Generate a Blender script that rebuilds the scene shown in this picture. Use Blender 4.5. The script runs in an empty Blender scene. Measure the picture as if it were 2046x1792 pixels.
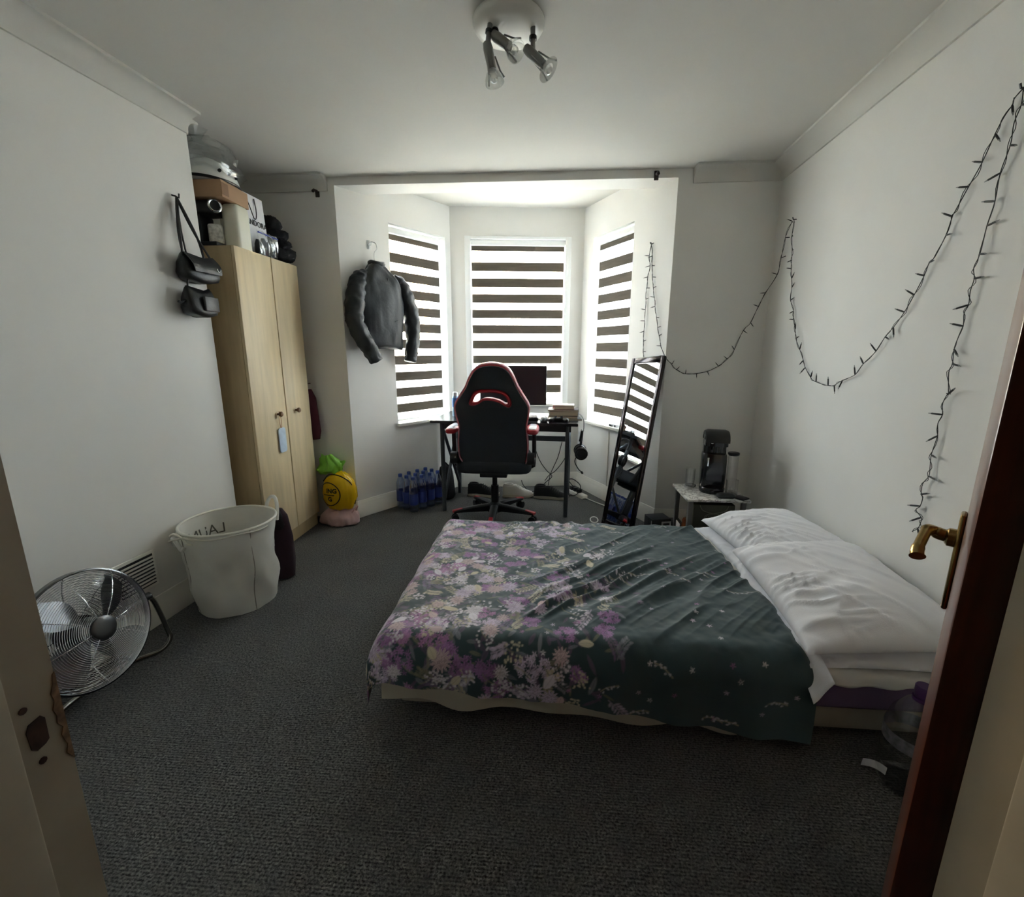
import bpy, bmesh, math, random
import numpy as np
from mathutils import Vector, Matrix, Quaternion
random.seed(7)
S = bpy.context.scene
COL = S.collection
PI = math.pi
R = math.radians

# ------------------------------------------------------------------ camera
cam = bpy.data.objects.new('camera', bpy.data.cameras.new('camera'))
COL.objects.link(cam)
S.camera = cam
cam.data.sensor_fit = 'HORIZONTAL'
cam.data.sensor_width = 36.0
cam.data.lens = 36.0 * 900.0 / 2046.0
cam.data.clip_start = 0.02
_yaw, _pit, _rol = R(-4.5), R(12.2), R(0.1)
_f = Vector((math.sin(_yaw) * math.cos(_pit), math.cos(_yaw) * math.cos(_pit), -math.sin(_pit)))
_r = Vector((math.cos(_yaw), -math.sin(_yaw), 0))
_u = _r.cross(_f)
_r, _u = _r * math.cos(_rol) + _u * math.sin(_rol), _u * math.cos(_rol) - _r * math.sin(_rol)
_m = Matrix((_r, _u, -_f)).transposed().to_4x4()
_m.translation = (0, 0, 1.25)
cam.matrix_world = _m

# ------------------------------------------------------------------ sky, sun haze, exposure
SKY = 9.0
SUN_DIR = Vector((-0.256, 0.961, 0.101)).normalized()
w = bpy.data.worlds.new('sky')
S.world = w
w.use_nodes = True
nt = w.node_tree
nt.nodes.clear()
tc = nt.nodes.new('ShaderNodeTexCoord')
dot = nt.nodes.new('ShaderNodeVectorMath'); dot.operation = 'DOT_PRODUCT'
dot.inputs[1].default_value = SUN_DIR
nt.links.new(tc.outputs['Generated'], dot.inputs[0])
def wm(op, a, b):
    n = nt.nodes.new('ShaderNodeMath'); n.operation = op; n.use_clamp = False
    for i, v in enumerate((a, b)):
        if isinstance(v, (int, float)): n.inputs[i].default_value = v
        else: nt.links.new(v, n.inputs[i])
    return n.outputs[0]
glow = wm('MULTIPLY', wm('POWER', wm('MAXIMUM', dot.outputs['Value'], 0.0), 45.0), 3.0)
core = wm('MULTIPLY', wm('POWER', wm('MAXIMUM', dot.outputs['Value'], 0.0), 900.0), 45.0)
b1 = nt.nodes.new('ShaderNodeBackground'); b1.inputs[0].default_value = (0.80, 0.92, 1.0, 1); b1.inputs[1].default_value = SKY
b2 = nt.nodes.new('ShaderNodeBackground'); b2.inputs[0].default_value = (1.0, 0.72, 0.36, 1)
nt.links.new(wm('MULTIPLY', wm('ADD', glow, core), SKY), b2.inputs[1])
ad = nt.nodes.new('ShaderNodeAddShader')
nt.links.new(b1.outputs[0], ad.inputs[0]); nt.links.new(b2.outputs[0], ad.inputs[1])
wo = nt.nodes.new('ShaderNodeOutputWorld')
nt.links.new(ad.outputs[0], wo.inputs[0])

S.view_settings.view_transform = 'Standard'
S.view_settings.look = 'None'
S.view_settings.gamma = 1.0
S.view_settings.use_curve_mapping = False
S.view_settings.exposure = 2.62
S.cycles.use_denoising = True
S.cycles.max_bounces = 14
S.cycles.diffuse_bounces = 8
S.cycles.glossy_bounces = 5
S.cycles.transparent_max_bounces = 24
S.cycles.sample_clamp_indirect = 8.0
S.cycles.caustics_reflective = False
S.cycles.caustics_refractive = False

# ------------------------------------------------------------------ helpers
def lin(c):
    out = []
    for v in c[:3]:
        v = v / 255.0
        out.append(v / 12.92 if v <= 0.04045 else ((v + 0.055) / 1.055) ** 2.4)
    return (*out, 1.0)

def mat(name, col, rough=0.6, metal=0.0, var=0.0, vs=8.0, bump=0.0, bs=150.0, coat=0.0, sheen=0.0,
        stretch=None, trans=0.0, clear=0.0, spec=0.5):
    m = bpy.data.materials.new(name)
    m.use_nodes = True
    n, l = m.node_tree.nodes, m.node_tree.links
    p = n['Principled BSDF']
    c = lin(col)
    p.inputs['Base Color'].default_value = c
    p.inputs['Roughness'].default_value = rough
    p.inputs['Metallic'].default_value = metal
    p.inputs['Coat Weight'].default_value = coat
    p.inputs['Sheen Weight'].default_value = sheen
    p.inputs['Specular IOR Level'].default_value = spec
    t = n.new('ShaderNodeTexCoord')
    vec = t.outputs['Object']
    if stretch:
        mp = n.new('ShaderNodeMapping'); mp.inputs['Scale'].default_value = stretch
        l.new(vec, mp.inputs['Vector']); vec = mp.outputs[0]
    if var > 0:
        z = n.new('ShaderNodeTexNoise'); z.inputs['Scale'].default_value = vs; z.inputs['Detail'].default_value = 6
        l.new(vec, z.inputs['Vector'])
        rp = n.new('ShaderNodeValToRGB')
        rp.color_ramp.elements[0].position = 0.3; rp.color_ramp.elements[1].position = 0.7
        rp.color_ramp.elements[0].color = (*[x * (1 - var) for x in c[:3]], 1)
        rp.color_ramp.elements[1].color = (*[min(1, x * (1 + var)) for x in c[:3]], 1)
        l.new(z.outputs[0], rp.inputs[0]); l.new(rp.outputs[0], p.inputs['Base Color'])
    if bump > 0:
        z2 = n.new('ShaderNodeTexNoise'); z2.inputs['Scale'].default_value = bs; z2.inputs['Detail'].default_value = 3
        l.new(vec, z2.inputs['Vector'])
        b = n.new('ShaderNodeBump'); b.inputs['Strength'].default_value = bump; b.inputs['Distance'].default_value = 0.004
        l.new(z2.outputs[0], b.inputs['Height']); l.new(b.outputs[0], p.inputs['Normal'])
    out = n['Material Output']
    last = p.outputs[0]
    if trans > 0:
        tr = n.new('ShaderNodeBsdfTranslucent'); tr.inputs[0].default_value = c
        mx = n.new('ShaderNodeMixShader'); mx.inputs[0].default_value = trans
        l.new(last, mx.inputs[1]); l.new(tr.outputs[0], mx.inputs[2]); last = mx.outputs[0]
    if clear > 0:
        tp = n.new('ShaderNodeBsdfTransparent'); fac = max(clear, 0.3); tp.inputs[0].default_value = (clear / fac,) * 3 + (1,)
        mx = n.new('ShaderNodeMixShader'); mx.inputs[0].default_value = fac
        l.new(last, mx.inputs[1]); l.new(tp.outputs[0], mx.inputs[2]); last = mx.outputs[0]
    l.new(last, out.inputs[0])
    return m

def glassy(name, tint=(1, 1, 1), rough=0.03, base=0.06, edge=0.6):
    m = bpy.data.materials.new(name); m.use_nodes = True
    n, l = m.node_tree.nodes, m.node_tree.links
    n.remove(n['Principled BSDF'])
    tp = n.new('ShaderNodeBsdfTransparent'); tp.inputs[0].default_value = (*tint, 1)
    gl = n.new('ShaderNodeBsdfGlossy'); gl.inputs['Roughness'].default_value = rough
    lw = n.new('ShaderNodeLayerWeight'); lw.inputs[0].default_value = 0.35
    mr = n.new('ShaderNodeMapRange'); mr.inputs[3].default_value = base; mr.inputs[4].default_value = edge
    l.new(lw.outputs['Facing'], mr.inputs[0])
    mx = n.new('ShaderNodeMixShader')
    l.new(mr.outputs[0], mx.inputs[0]); l.new(tp.outputs[0], mx.inputs[1]); l.new(gl.outputs[0], mx.inputs[2])
    l.new(mx.outputs[0], n['Material Output'].inputs[0])
    return m

I4 = Matrix.Identity(4)
def NB(): return bmesh.new()

def crumple(bm, amp, sc, cuts=1, seed=0.0):
    """sharp creases and soft dents pressed into a closed skin"""
    from mathutils import noise
    bmesh.ops.recalc_face_normals(bm, faces=bm.faces)
    if cuts: bmesh.ops.subdivide_edges(bm, edges=bm.edges[:], cuts=cuts, use_grid_fill=True)
    bm.normal_update()
    mv = []
    for v in bm.verts:
        p = v.co * sc + Vector((seed, seed * 1.7, -seed))
        a = 1 - 2 * abs(noise.noise(p)); c = 1 - 2 * abs(noise.noise(p * 2.3 + Vector((9, 3, 5))))
        mv.append(v.normal * amp * (a * .7 + c * .4 - .45))
    for v, d in zip(bm.verts, mv): v.co += d
    return bm

def addm(bm, verts, faces, M=I4):
    vs = [bm.verts.new(M @ Vector(v)) for v in verts]
    for f in faces:
        try: bm.faces.new([vs[i] for i in f])
        except ValueError: pass
    return vs

def box(bm, x0, x1, y0, y1, z0, z1, M=I4, bev=0.0, seg=2):
    b = bmesh.new()
    addm(b, [(x, y, z) for x in (x0, x1) for y in (y0, y1) for z in (z0, z1)],
         [(0, 1, 3, 2), (4, 6, 7, 5), (0, 4, 5, 1), (2, 3, 7, 6), (0, 2, 6, 4), (1, 5, 7, 3)])
    bmesh.ops.recalc_face_normals(b, faces=b.faces)
    if bev > 0:
        bmesh.ops.bevel(b, geom=b.edges[:], offset=bev, segments=seg, affect='EDGES', profile=0.5)
    merge(bm, b, M)

def merge(bm, b, M=I4):
    b.verts.index_update()
    vs = [bm.verts.new(M @ v.co) for v in b.verts]
    for f in b.faces:
        try: bm.faces.new([vs[v.index] for v in f.verts])
        except ValueError: pass
    b.free()

def prism(bm, poly, z0, z1, M=I4):
    n = len(poly)
    addm(bm, [(x, y, z0) for x, y in poly] + [(x, y, z1) for x, y in poly],
         [tuple(range(n - 1, -1, -1)), tuple(range(n, 2 * n))] + [(i, (i + 1) % n, n + (i + 1) % n, n + i) for i in range(n)], M)

def frame_of(d):
    d = Vector(d).normalized()
    a = Vector((0, 0, 1)) if abs(d.z) < 0.95 else Vector((1, 0, 0))
    x = d.cross(a).normalized()
    return x, d.cross(x).normalized()

def loft(bm, rings, closed=False, caps=True, M=I4):
    k = len(rings[0])
    vs = [[bm.verts.new(M @ Vector(p)) for p in r] for r in rings]
    m = len(rings)
    for i in range(m if closed else m - 1):
        a, b = vs[i], vs[(i + 1) % m]
        for j in range(k):
            bm.faces.new((a[j], a[(j + 1) % k], b[(j + 1) % k], b[j]))
    if caps and not closed:
        bm.faces.new(vs[0][::-1]); bm.faces.new(vs[-1])

def tube(bm, pts, r, n=8, closed=False, caps=True, M=I4):
    pts = [Vector(p) for p in pts]
    m = len(pts)
    rs = r if isinstance(r, (list, tuple)) else [r] * m
    rings, px = [], None
    for i, p in enumerate(pts):
        if closed: d = pts[(i + 1) % m] - pts[i - 1]
        else: d = pts[min(i + 1, m - 1)] - pts[max(i - 1, 0)]
        if d.length < 1e-9: d = Vector((0, 0, 1))
        d.normalize()
        if px is None: x, y = frame_of(d)
        else:
            x = (px - d * px.dot(d))
            x = x.normalized() if x.length > 1e-6 else frame_of(d)[0]
            y = d.cross(x)
        px = x
        rings.append([p + (x * math.cos(2 * PI * j / n) + y * math.sin(2 * PI * j / n)) * rs[i] for j in range(n)])
    loft(bm, rings, closed, caps, M)

def cyl(bm, p0, p1, r0, r1=None, n=20, M=I4):
    tube(bm, [p0, p1], [r0, r0 if r1 is None else r1], n, M=M)

def lathe(bm, prof, n=24, M=I4, cap0=True, cap1=True):
    rings = [[(r * math.cos(2 * PI * j / n), r * math.sin(2 * PI * j / n), z) for j in range(n)] for r, z in prof]
    k = n
    vs = [[bm.verts.new(M @ Vector(p)) for p in rg] for rg in rings]
    for a, b in zip(vs, vs[1:]):
        for j in range(k): bm.faces.new((a[j], a[(j + 1) % k], b[(j + 1) % k], b[j]))
    if cap0: bm.faces.new(vs[0][::-1])
    if cap1: bm.faces.new(vs[-1])

def spline(pts, n=6, closed=False):
    pts = [Vector(p) for p in pts]; m = len(pts); out = []
    rng = range(m) if closed else range(m - 1)
    for i in rng:
        g = (lambda k: pts[k % m]) if closed else (lambda k: pts[max(0, min(m - 1, k))])
        a, b, c, d = g(i - 1), g(i), g(i + 1), g(i + 2)
        for j in range(n):
            t = j / n
            out.append(0.5 * ((2 * b) + (c - a) * t + (2 * a - 5 * b + 4 * c - d) * t * t + (3 * b - a - 3 * c + d) * t ** 3))
    if not closed: out.append(pts[-1])
    return out

def sheet(bm, fn, nu, nv, thick=0.0, M=I4):
    """a surface fn(u,v) for u,v in 0..1; with a thickness it becomes a closed shell"""
    g = [[Vector(fn(i / nu, j / nv)) for j in range(nv + 1)] for i in range(nu + 1)]
    b = bmesh.new()
    vs = [[b.verts.new(p) for p in row] for row in g]
    for i in range(nu):
        for j in range(nv):
            b.faces.new((vs[i][j], vs[i + 1][j], vs[i + 1][j + 1], vs[i][j + 1]))
    if thick:
        bmesh.ops.recalc_face_normals(b, faces=b.faces)
        bmesh.ops.solidify(b, geom=b.faces[:], thickness=thick)
    merge(bm, b, M)

def plate(outer, holes=(), thick=0.02, bev=0.005):
    """flat plate in its local xy plane with rounded edges, cut by holes -> bmesh"""
    cu = bpy.data.curves.new('plate', 'CURVE'); cu.dimensions = '2D'; cu.fill_mode = 'BOTH'
    cu.extrude = max(0.0001, thick / 2 - bev); cu.bevel_depth = bev; cu.bevel_resolution = 2; cu.offset = -bev
    for lp in (outer, *holes):
        sp = cu.splines.new('POLY'); sp.points.add(len(lp) - 1); sp.use_cyclic_u = True
        for q, (x, y) in zip(sp.points, lp): q.co = (x, y, 0, 1)
    o = bpy.data.objects.new('plate', cu); COL.objects.link(o)
    me = bpy.data.meshes.new_from_object(o.evaluated_get(bpy.context.evaluated_depsgraph_get()))
    b = bmesh.new(); b.from_mesh(me)
    bmesh.ops.remove_doubles(b, verts=b.verts, dist=1e-5)
    bpy.data.objects.remove(o); bpy.data.curves.remove(cu); bpy.data.meshes.remove(me)
    return b

def text(bm, body, size, M, depth=0.001, align='CENTER', bold=0.0):
    cu = bpy.data.curves.new('lettering', 'FONT'); cu.body = body; cu.size = size; cu.extrude = depth; cu.offset = bold; cu.align_x = align; cu.align_y = 'CENTER'
    o = bpy.data.objects.new('lettering', cu); COL.objects.link(o)
    me = bpy.data.meshes.new_from_object(o.evaluated_get(bpy.context.evaluated_depsgraph_get()))
    b = bmesh.new(); b.from_mesh(me)
    bpy.data.objects.remove(o); bpy.data.curves.remove(cu); bpy.data.meshes.remove(me)
    merge(bm, b, M)

ORG = {}
def org(o): return ORG.get(o.name, Vector((0, 0, 0))) if o else Vector((0, 0, 0))

def thing(name, label, cat, loc=(0, 0, 0), group=None):
    o = bpy.data.objects.new(name, None); COL.objects.link(o)
    o.empty_display_size = 0.05
    o.location = loc; o['label'] = label; o['category'] = cat
    if group: o['group'] = group
    ORG[o.name] = Vector(loc)
    return o

def build(bm, name, m, parent=None, at=None, smooth=40, label=None, normals=True):
    """bm holds world coordinates; the object's origin sits at its thing's base (or at 'at')"""
    base = org(parent) if parent else Vector(at or (0, 0, 0))
    if normals: bmesh.ops.recalc_face_normals(bm, faces=bm.faces)
    for v in bm.verts: v.co -= base
    me = bpy.data.meshes.new(name)
    bm.to_mesh(me); bm.free()
    if smooth:
        me.polygons.foreach_set('use_smooth', [True] * len(me.polygons))
        me.set_sharp_from_angle(angle=R(smooth))
    me.materials.append(m)
    o = bpy.data.objects.new(name, me); COL.objects.link(o)
    if parent: o.parent = parent
    else: o.location = base
    ORG[o.name] = base
    if label: o['label'] = label
    return o

def tag(o, label, cat, group=None):
    o['label'] = label; o['category'] = cat
    if group: o['group'] = group
    return o

def struct(bm, name, m, parent=None, smooth=30, label=None):
    o = build(bm, name, m, parent, smooth=smooth, label=label)
    if not parent: o['kind'] = 'structure'
    return o

def copy_tree(o, parent=None):
    c = o.copy(); COL.objects.link(c)
    if parent: c.parent = parent
    for ch in o.children: copy_tree(ch, c)
    return c

def wallframe(P, d):
    """t along the wall, n outward, z up"""
    d = Vector((d[0], d[1], 0)).normalized(); nn = Vector((-d.y, d.x, 0))
    M = Matrix(((d.x, nn.x, 0, P[0]), (d.y, nn.y, 0, P[1]), (0, 0, 1, 0), (0, 0, 0, 1)))
    return M

def vnoise(x, y, seed=0):
    """smooth value noise on numpy arrays"""
    rg = np.random.RandomState(seed).rand(64, 64)
    xi, yi = np.floor(x).astype(int), np.floor(y).astype(int)
    fx, fy = x - xi, y - yi
    fx, fy = fx * fx * (3 - 2 * fx), fy * fy * (3 - 2 * fy)
    a, b = rg[xi % 64, yi % 64], rg[(xi + 1) % 64, yi % 64]
    c, d = rg[xi % 64, (yi + 1) % 64], rg[(xi + 1) % 64, (yi + 1) % 64]
    return (a * (1 - fx) + b * fx) * (1 - fy) + (c * (1 - fx) + d * fx) * fy

def gridobj(P, name, m, parent=None, at=None, cols=None, closed_back=None):
    """P: numpy (nu,nv,3) world coordinates -> one mesh (with optional vertex colours)"""
    nu, nv, _ = P.shape
    base = org(parent) if parent else Vector(at or (0, 0, 0))
    V = (P - np.array(base)).reshape(-1, 3).astype(np.float32)
    i = np.arange(nu * nv).reshape(nu, nv)
    F = np.stack([i[:-1, :-1], i[1:, :-1], i[1:, 1:], i[:-1, 1:]], -1).reshape(-1, 4)
    me = bpy.data.meshes.new(name)
    me.vertices.add(len(V)); me.vertices.foreach_set('co', V.ravel())
    me.loops.add(F.size); me.loops.foreach_set('vertex_index', F.ravel().astype(np.int32))
    me.polygons.add(len(F))
    me.polygons.foreach_set('loop_start', np.arange(0, F.size, 4, dtype=np.int32))
    me.polygons.foreach_set('use_smooth', np.ones(len(F), dtype=bool))
    me.update(calc_edges=True); me.validate()
    if cols is not None:
        ca = me.color_attributes.new('print', 'FLOAT_COLOR', 'POINT')
        c4 = np.ones((len(V), 4), np.float32); c4[:, :3] = cols.reshape(-1, 3)
        ca.data.foreach_set('color', c4.ravel())
    me.materials.append(m)
    o = bpy.data.objects.new(name, me); COL.objects.link(o)
    if parent: o.parent = parent
    else: o.location = base
    ORG[o.name] = base
    return o

# ------------------------------------------------------------------ materials
PAINT = mat('white wall paint', (226, 225, 221), 0.75, var=0.025, vs=2.5, bump=0.06, bs=60)
CEIL = mat('ceiling paint', (208, 207, 202), 0.85, var=0.03, vs=1.6, bump=0.05, bs=50)
GLOSSP = mat('white gloss trim paint', (228, 226, 218), 0.35, var=0.03, vs=5)
OLDP = mat('chipped cream paint', (168, 158, 140), 0.45, var=0.10, vs=9, bump=0.1, bs=30)
UPVC = mat('white window plastic', (238, 240, 240), 0.3)
MAHOG = mat('dark mahogany', (74, 30, 15), 0.32, var=0.35, vs=6, stretch=(14, 14, 0.8), coat=0.3)
BRASS = mat('polished brass', (158, 132, 82), 0.24, metal=1.0)
RAWWOOD = mat('bare stained wood', (62, 36, 22), 0.8, var=0.5, vs=60)
STAIN = mat('stained bare edge', (116, 90, 64), 0.8, var=0.6, vs=90)
BLACKP = mat('black plastic', (22, 23, 26), 0.38)
BLACKM = mat('black powder coated steel', (30, 32, 36), 0.42, metal=0.3)
GREYM = mat('grey steel tube', (82, 88, 94), 0.4, metal=0.6)
CHROME = mat('chrome', (220, 222, 225), 0.12, metal=1.0)
BRUSHED = mat('brushed nickel', (150, 150, 148), 0.32, metal=1.0)
GLASS = glassy('clear glass')
CLEARP = glassy('clear thin plastic', (0.95, 0.97, 0.97), 0.15, 0.06, 0.5)
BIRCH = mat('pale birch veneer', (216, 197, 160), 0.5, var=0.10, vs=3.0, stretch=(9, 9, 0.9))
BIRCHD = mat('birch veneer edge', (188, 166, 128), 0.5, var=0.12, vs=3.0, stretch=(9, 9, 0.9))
WHITEC = mat('white cotton', (232, 233, 240), 0.85, sheen=0.15, bump=0.12, bs=260)
BLACKL = mat('black leather', (24, 25, 27), 0.42, bump=0.25, bs=120)
# ------------------------------------------------------------------ carpet
def carpet():
    m = bpy.data.materials.new('charcoal ribbed carpet'); m.use_nodes = True
    n, l = m.node_tree.nodes, m.node_tree.links
    p = n['Principled BSDF']; p.inputs['Roughness'].default_value = 0.95; p.inputs['Specular IOR Level'].default_value = 0.15
    t = n.new('ShaderNodeTexCoord')
    wv = n.new('ShaderNodeTexWave'); wv.wave_type = 'BANDS'; wv.bands_direction = 'Y'
    wv.inputs['Scale'].default_value = 38; wv.inputs['Distortion'].default_value = 3.5; wv.inputs['Detail'].default_value = 2; wv.inputs['Detail Scale'].default_value = 6
    nz = n.new('ShaderNodeTexNoise'); nz.inputs['Scale'].default_value = 150; nz.inputs['Detail'].default_value = 4
    n2 = n.new('ShaderNodeTexNoise'); n2.inputs['Scale'].default_value = 3.0; n2.inputs['Detail'].default_value = 5
    for q in (wv, nz, n2): l.new(t.outputs['Object'], q.inputs['Vector'])
    a = n.new('ShaderNodeMath'); a.operation = 'MULTIPLY_ADD'; a.inputs[1].default_value = 0.16
    l.new(wv.outputs['Fac'], a.inputs[0]); l.new(nz.outputs[0], a.inputs[2])
    rp = n.new('ShaderNodeValToRGB')
    rp.color_ramp.elements[0].position = 0.36; rp.color_ramp.elements[1].position = 0.82
    rp.color_ramp.elements[0].color = lin((56, 56, 57)); rp.color_ramp.elements[1].color = lin((128, 127, 125))
    l.new(a.outputs[0], rp.inputs[0])
    mx = n.new('ShaderNodeMixRGB'); mx.blend_type = 'MULTIPLY'; mx.inputs[0].default_value = 0.35
    l.new(rp.outputs[0], mx.inputs[1]); l.new(n2.outputs[0], mx.inputs[2])
    l.new(mx.outputs[0], p.inputs['Base Color'])
    b = n.new('ShaderNodeBump'); b.inputs['Strength'].default_value = 0.6; b.inputs['Distance'].default_value = 0.006
    l.new(a.outputs[0], b.inputs['Height']); l.new(b.outputs[0], p.inputs['Normal'])
    return m
CARPET = carpet()
HALLP = mat('buff hall paint', (150, 138, 118), 0.8, var=0.03, vs=3)
GROUND = mat('pale sandy paving', (182, 174, 160), 0.9, var=0.15, vs=1.5)

# ------------------------------------------------------------------ room shell
H = 2.365
def xl(y): return -1.89 + 0.05 * y
def xr(y): return 1.26 + 0.05 * y
P0, P1, P2, P3 = (-1.43, 3.165), (-0.845, 4.03), (0.288, 4.17), (0.793, 3.19)
MLB = wallframe(P0, (P1[0] - P0[0], P1[1] - P0[1])); LLB = math.dist(P0, P1)
MCB = wallframe(P1, (P2[0] - P1[0], P2[1] - P1[1])); LCB = math.dist(P1, P2)
MRB = wallframe(P2, (P3[0] - P2[0], P3[1] - P2[1])); LRB = math.dist(P2, P3)
TH = 0.20

def mitre(Ma, Mb, th):
    """plan point where the outer faces of two walls meet; inner corner is Mb's start"""
    na, nb = Ma.col[1].xy, Mb.col[1].xy
    c = Mb.translation.xy
    k = th / (1 + na.dot(nb))
    return c + (na + nb) * k
def pl(M, t, nn): q = M @ Vector((t, nn, 0)); return (q.x, q.y)

b = NB(); box(b, -2.5, 1.6, -1.1, 4.45, -0.12, 0.0); struct(b, 'floor', CARPET)
b = NB(); box(b, -30, 30, 4.46, 60, -0.75, -0.62); struct(b, 'ground', GROUND)
b = NB(); box(b, -2.5, 1.6, 0.1, 3.25, H, H + 0.14); struct(b, 'ceiling', CEIL)
b = NB(); prism(b, [(-1.7, 3.25), (0.95, 3.25), (0.6, 4.45), (-1.1, 4.45)], 2.425, 2.505); struct(b, 'ceiling_bay', CEIL)

b = NB(); prism(b, [(xl(.2), .2), (-2.5, .2), (-2.5, 2.33), (xl(2.33), 2.33)], 0, H); struct(b, 'wall_left', PAINT)
b = NB(); box(b, -2.37, -2.25, 2.33, 3.30, 0, H); struct(b, 'wall_alcove', PAINT)
b = NB()
prism(b, [(-2.25, 3.165), P0, pl(MLB, 0, TH), (-2.25, 3.165 + TH)], 0, 2.45); struct(b, 'wall_back_left', PAINT)
b = NB()
prism(b, [P3, (xr(3.19), 3.19), (xr(3.19), 3.19 + TH), pl(MRB, LRB, TH)], 0, 2.45); struct(b, 'wall_back_right', PAINT)
b = NB(); prism(b, [P0, P3, (P3[0] - .05, P3[1] + .19), (P0[0] + .10, P0[1] + .19)], 2.315, 2.45); struct(b, 'wall_back_head', PAINT)
b = NB(); prism(b, [(xr(.2), .2), (xr(3.4), 3.4), (xr(3.4) + .12, 3.4), (xr(.2) + .12, .2)], 0, H); struct(b, 'wall_right', PAINT)
b = NB()
box(b, -2.5, -0.475, 0.20, 0.325, 0, H); box(b, 0.365, 1.5, 0.20, 0.325, 0, H); box(b, -0.475, 0.365, 0.20, 0.325, 2.02, H)
struct(b, 'wall_front', PAINT)
b = NB()
box(b, -0.82, -0.72, -1.0, 0.2, 0, 2.4); struct(b, 'wall_hall_left', HALLP)
b = NB(); box(b, 0.72, 0.82, -1.0, 0.2, 0, 2.4); struct(b, 'wall_hall_right', HALLP)
b = NB(); box(b, -0.82, 0.82, -1.1, -1.0, 0, 2.4); struct(b, 'wall_hall_back', HALLP)
b = NB(); box(b, -0.82, 0.82, -1.1, 0.1, 2.4, 2.46); struct(b, 'ceiling_hall', CEIL)

def baywall(name, M, L, t0, t1, z0, z1, ma, mb):
    b = NB()
    def pr(a, e, za, zb):
        A = pl(M, a, TH) if a > 0 else ma
        E = pl(M, e, TH) if e < L else mb
        prism(b, [pl(M, a, 0), pl(M, e, 0), E, A], za, zb)
    pr(0, t0, 0, 2.5); pr(t1, L, 0, 2.5); pr(t0, t1, 0, z0); pr(t0, t1, z1, 2.5)
    return struct(b, name, PAINT)
m1 = tuple(mitre(MLB, MCB, TH)); m2 = tuple(mitre(MCB, MRB, TH))
WIN = [('left', MLB, LLB, 0.418, 0.985, 0.655, 2.175, pl(MLB, 0, TH), m1),
       ('centre', MCB, LCB, 0.125, 1.028, 0.760, 2.195, m1, m2),
       ('right', MRB, LRB, 0.1475, 0.6825, 0.625, 2.165, m2, pl(MRB, LRB, TH))]
WTAG = {'left': 'left', 'centre': 'back', 'right': 'right'}
for nm, M, L, t0, t1, z0, z1, ma, mb in WIN:
    baywall('wall_bay_' + WTAG[nm], M, L, t0, t1, z0, z1, ma, mb)

# coving, built as a concave quarter profile
def coving(name, a, c, inward, ext=0.0):
    a, c, i = Vector(a), Vector(c), Vector(inward).normalized()
    prof = [(0, -0.085), (0.010, -0.085), (0.012, -0.078)]
    for k in range(9):
        th = k / 8 * PI / 2
        prof.append((0.012 + 0.072 * (1 - math.cos(th)), -0.078 + 0.066 * math.sin(th)))
    prof += [(0.090, -0.012), (0.090, 0.0), (0.0, 0.0)]
    b = NB()
    loft(b, [[(p.x + i.x * u, p.y + i.y * u, H + v) for u, v in prof] for p in (a, c)])
    return struct(b, name, CEIL, smooth=35)
coving('trim_1', (xl(.33), .33), (xl(2.33) + .0, 2.33), (1, -.05))
coving('trim_2', (xr(.33), .33), (xr(3.19), 3.19), (-1, .05))
coving('trim_3', (-2.25, 3.165), (-1.475, 3.165), (0, -1))
coving('trim_4', (0.885, 3.19), (xr(3.1), 3.19), (0, -1))
coving('trim_5', (xl(2.33), 2.33), (-2.25, 2.33), (0, 1))

def baseboard(name, pts, inward_sign=1):
    """moulded board along a plan polyline, room side on the right of travel when sign=1"""
    prof = [(0, 0), (0.018, 0), (0.018, 0.085), (0.014, 0.092), (0.014, 0.106), (0.009, 0.116), (0.006, 0.130), (0, 0.130)]
    b = NB()
    pts = [Vector(p) for p in pts]
    nrm = []
    for p, q in zip(pts, pts[1:]):
        d = (q - p).normalized(); nrm.append(Vector((d.y, -d.x)) * inward_sign)
    rings = []
    for k, p in enumerate(pts):
        if k == 0: o = nrm[0]
        elif k == len(pts) - 1: o = nrm[-1]
        else:
            s = nrm[k - 1] + nrm[k]; o = s / (1 + nrm[k - 1].dot(nrm[k]))
        rings.append([(p.x + o.x * u, p.y + o.y * u, z) for u, z in prof])
    loft(b, rings)
    return struct(b, name, GLOSSP, smooth=30)
baseboard('baseboard_left', [(xl(.33), .33), (xl(2.33), 2.33)])
baseboard('baseboard_bay', [(-1.62, 3.165), P0, P1, P2, P3, (xr(3.19), 3.19)])
baseboard('baseboard_right', [(xr(3.17), 3.17), (xr(.33), .33)])

# cable groove strip on the right bay wall
b = NB(); box(b, 0.49, 0.496, -0.006, 0.0, 0.13, 0.60, MRB); struct(b, 'trim_6', GLOSSP)

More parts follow.
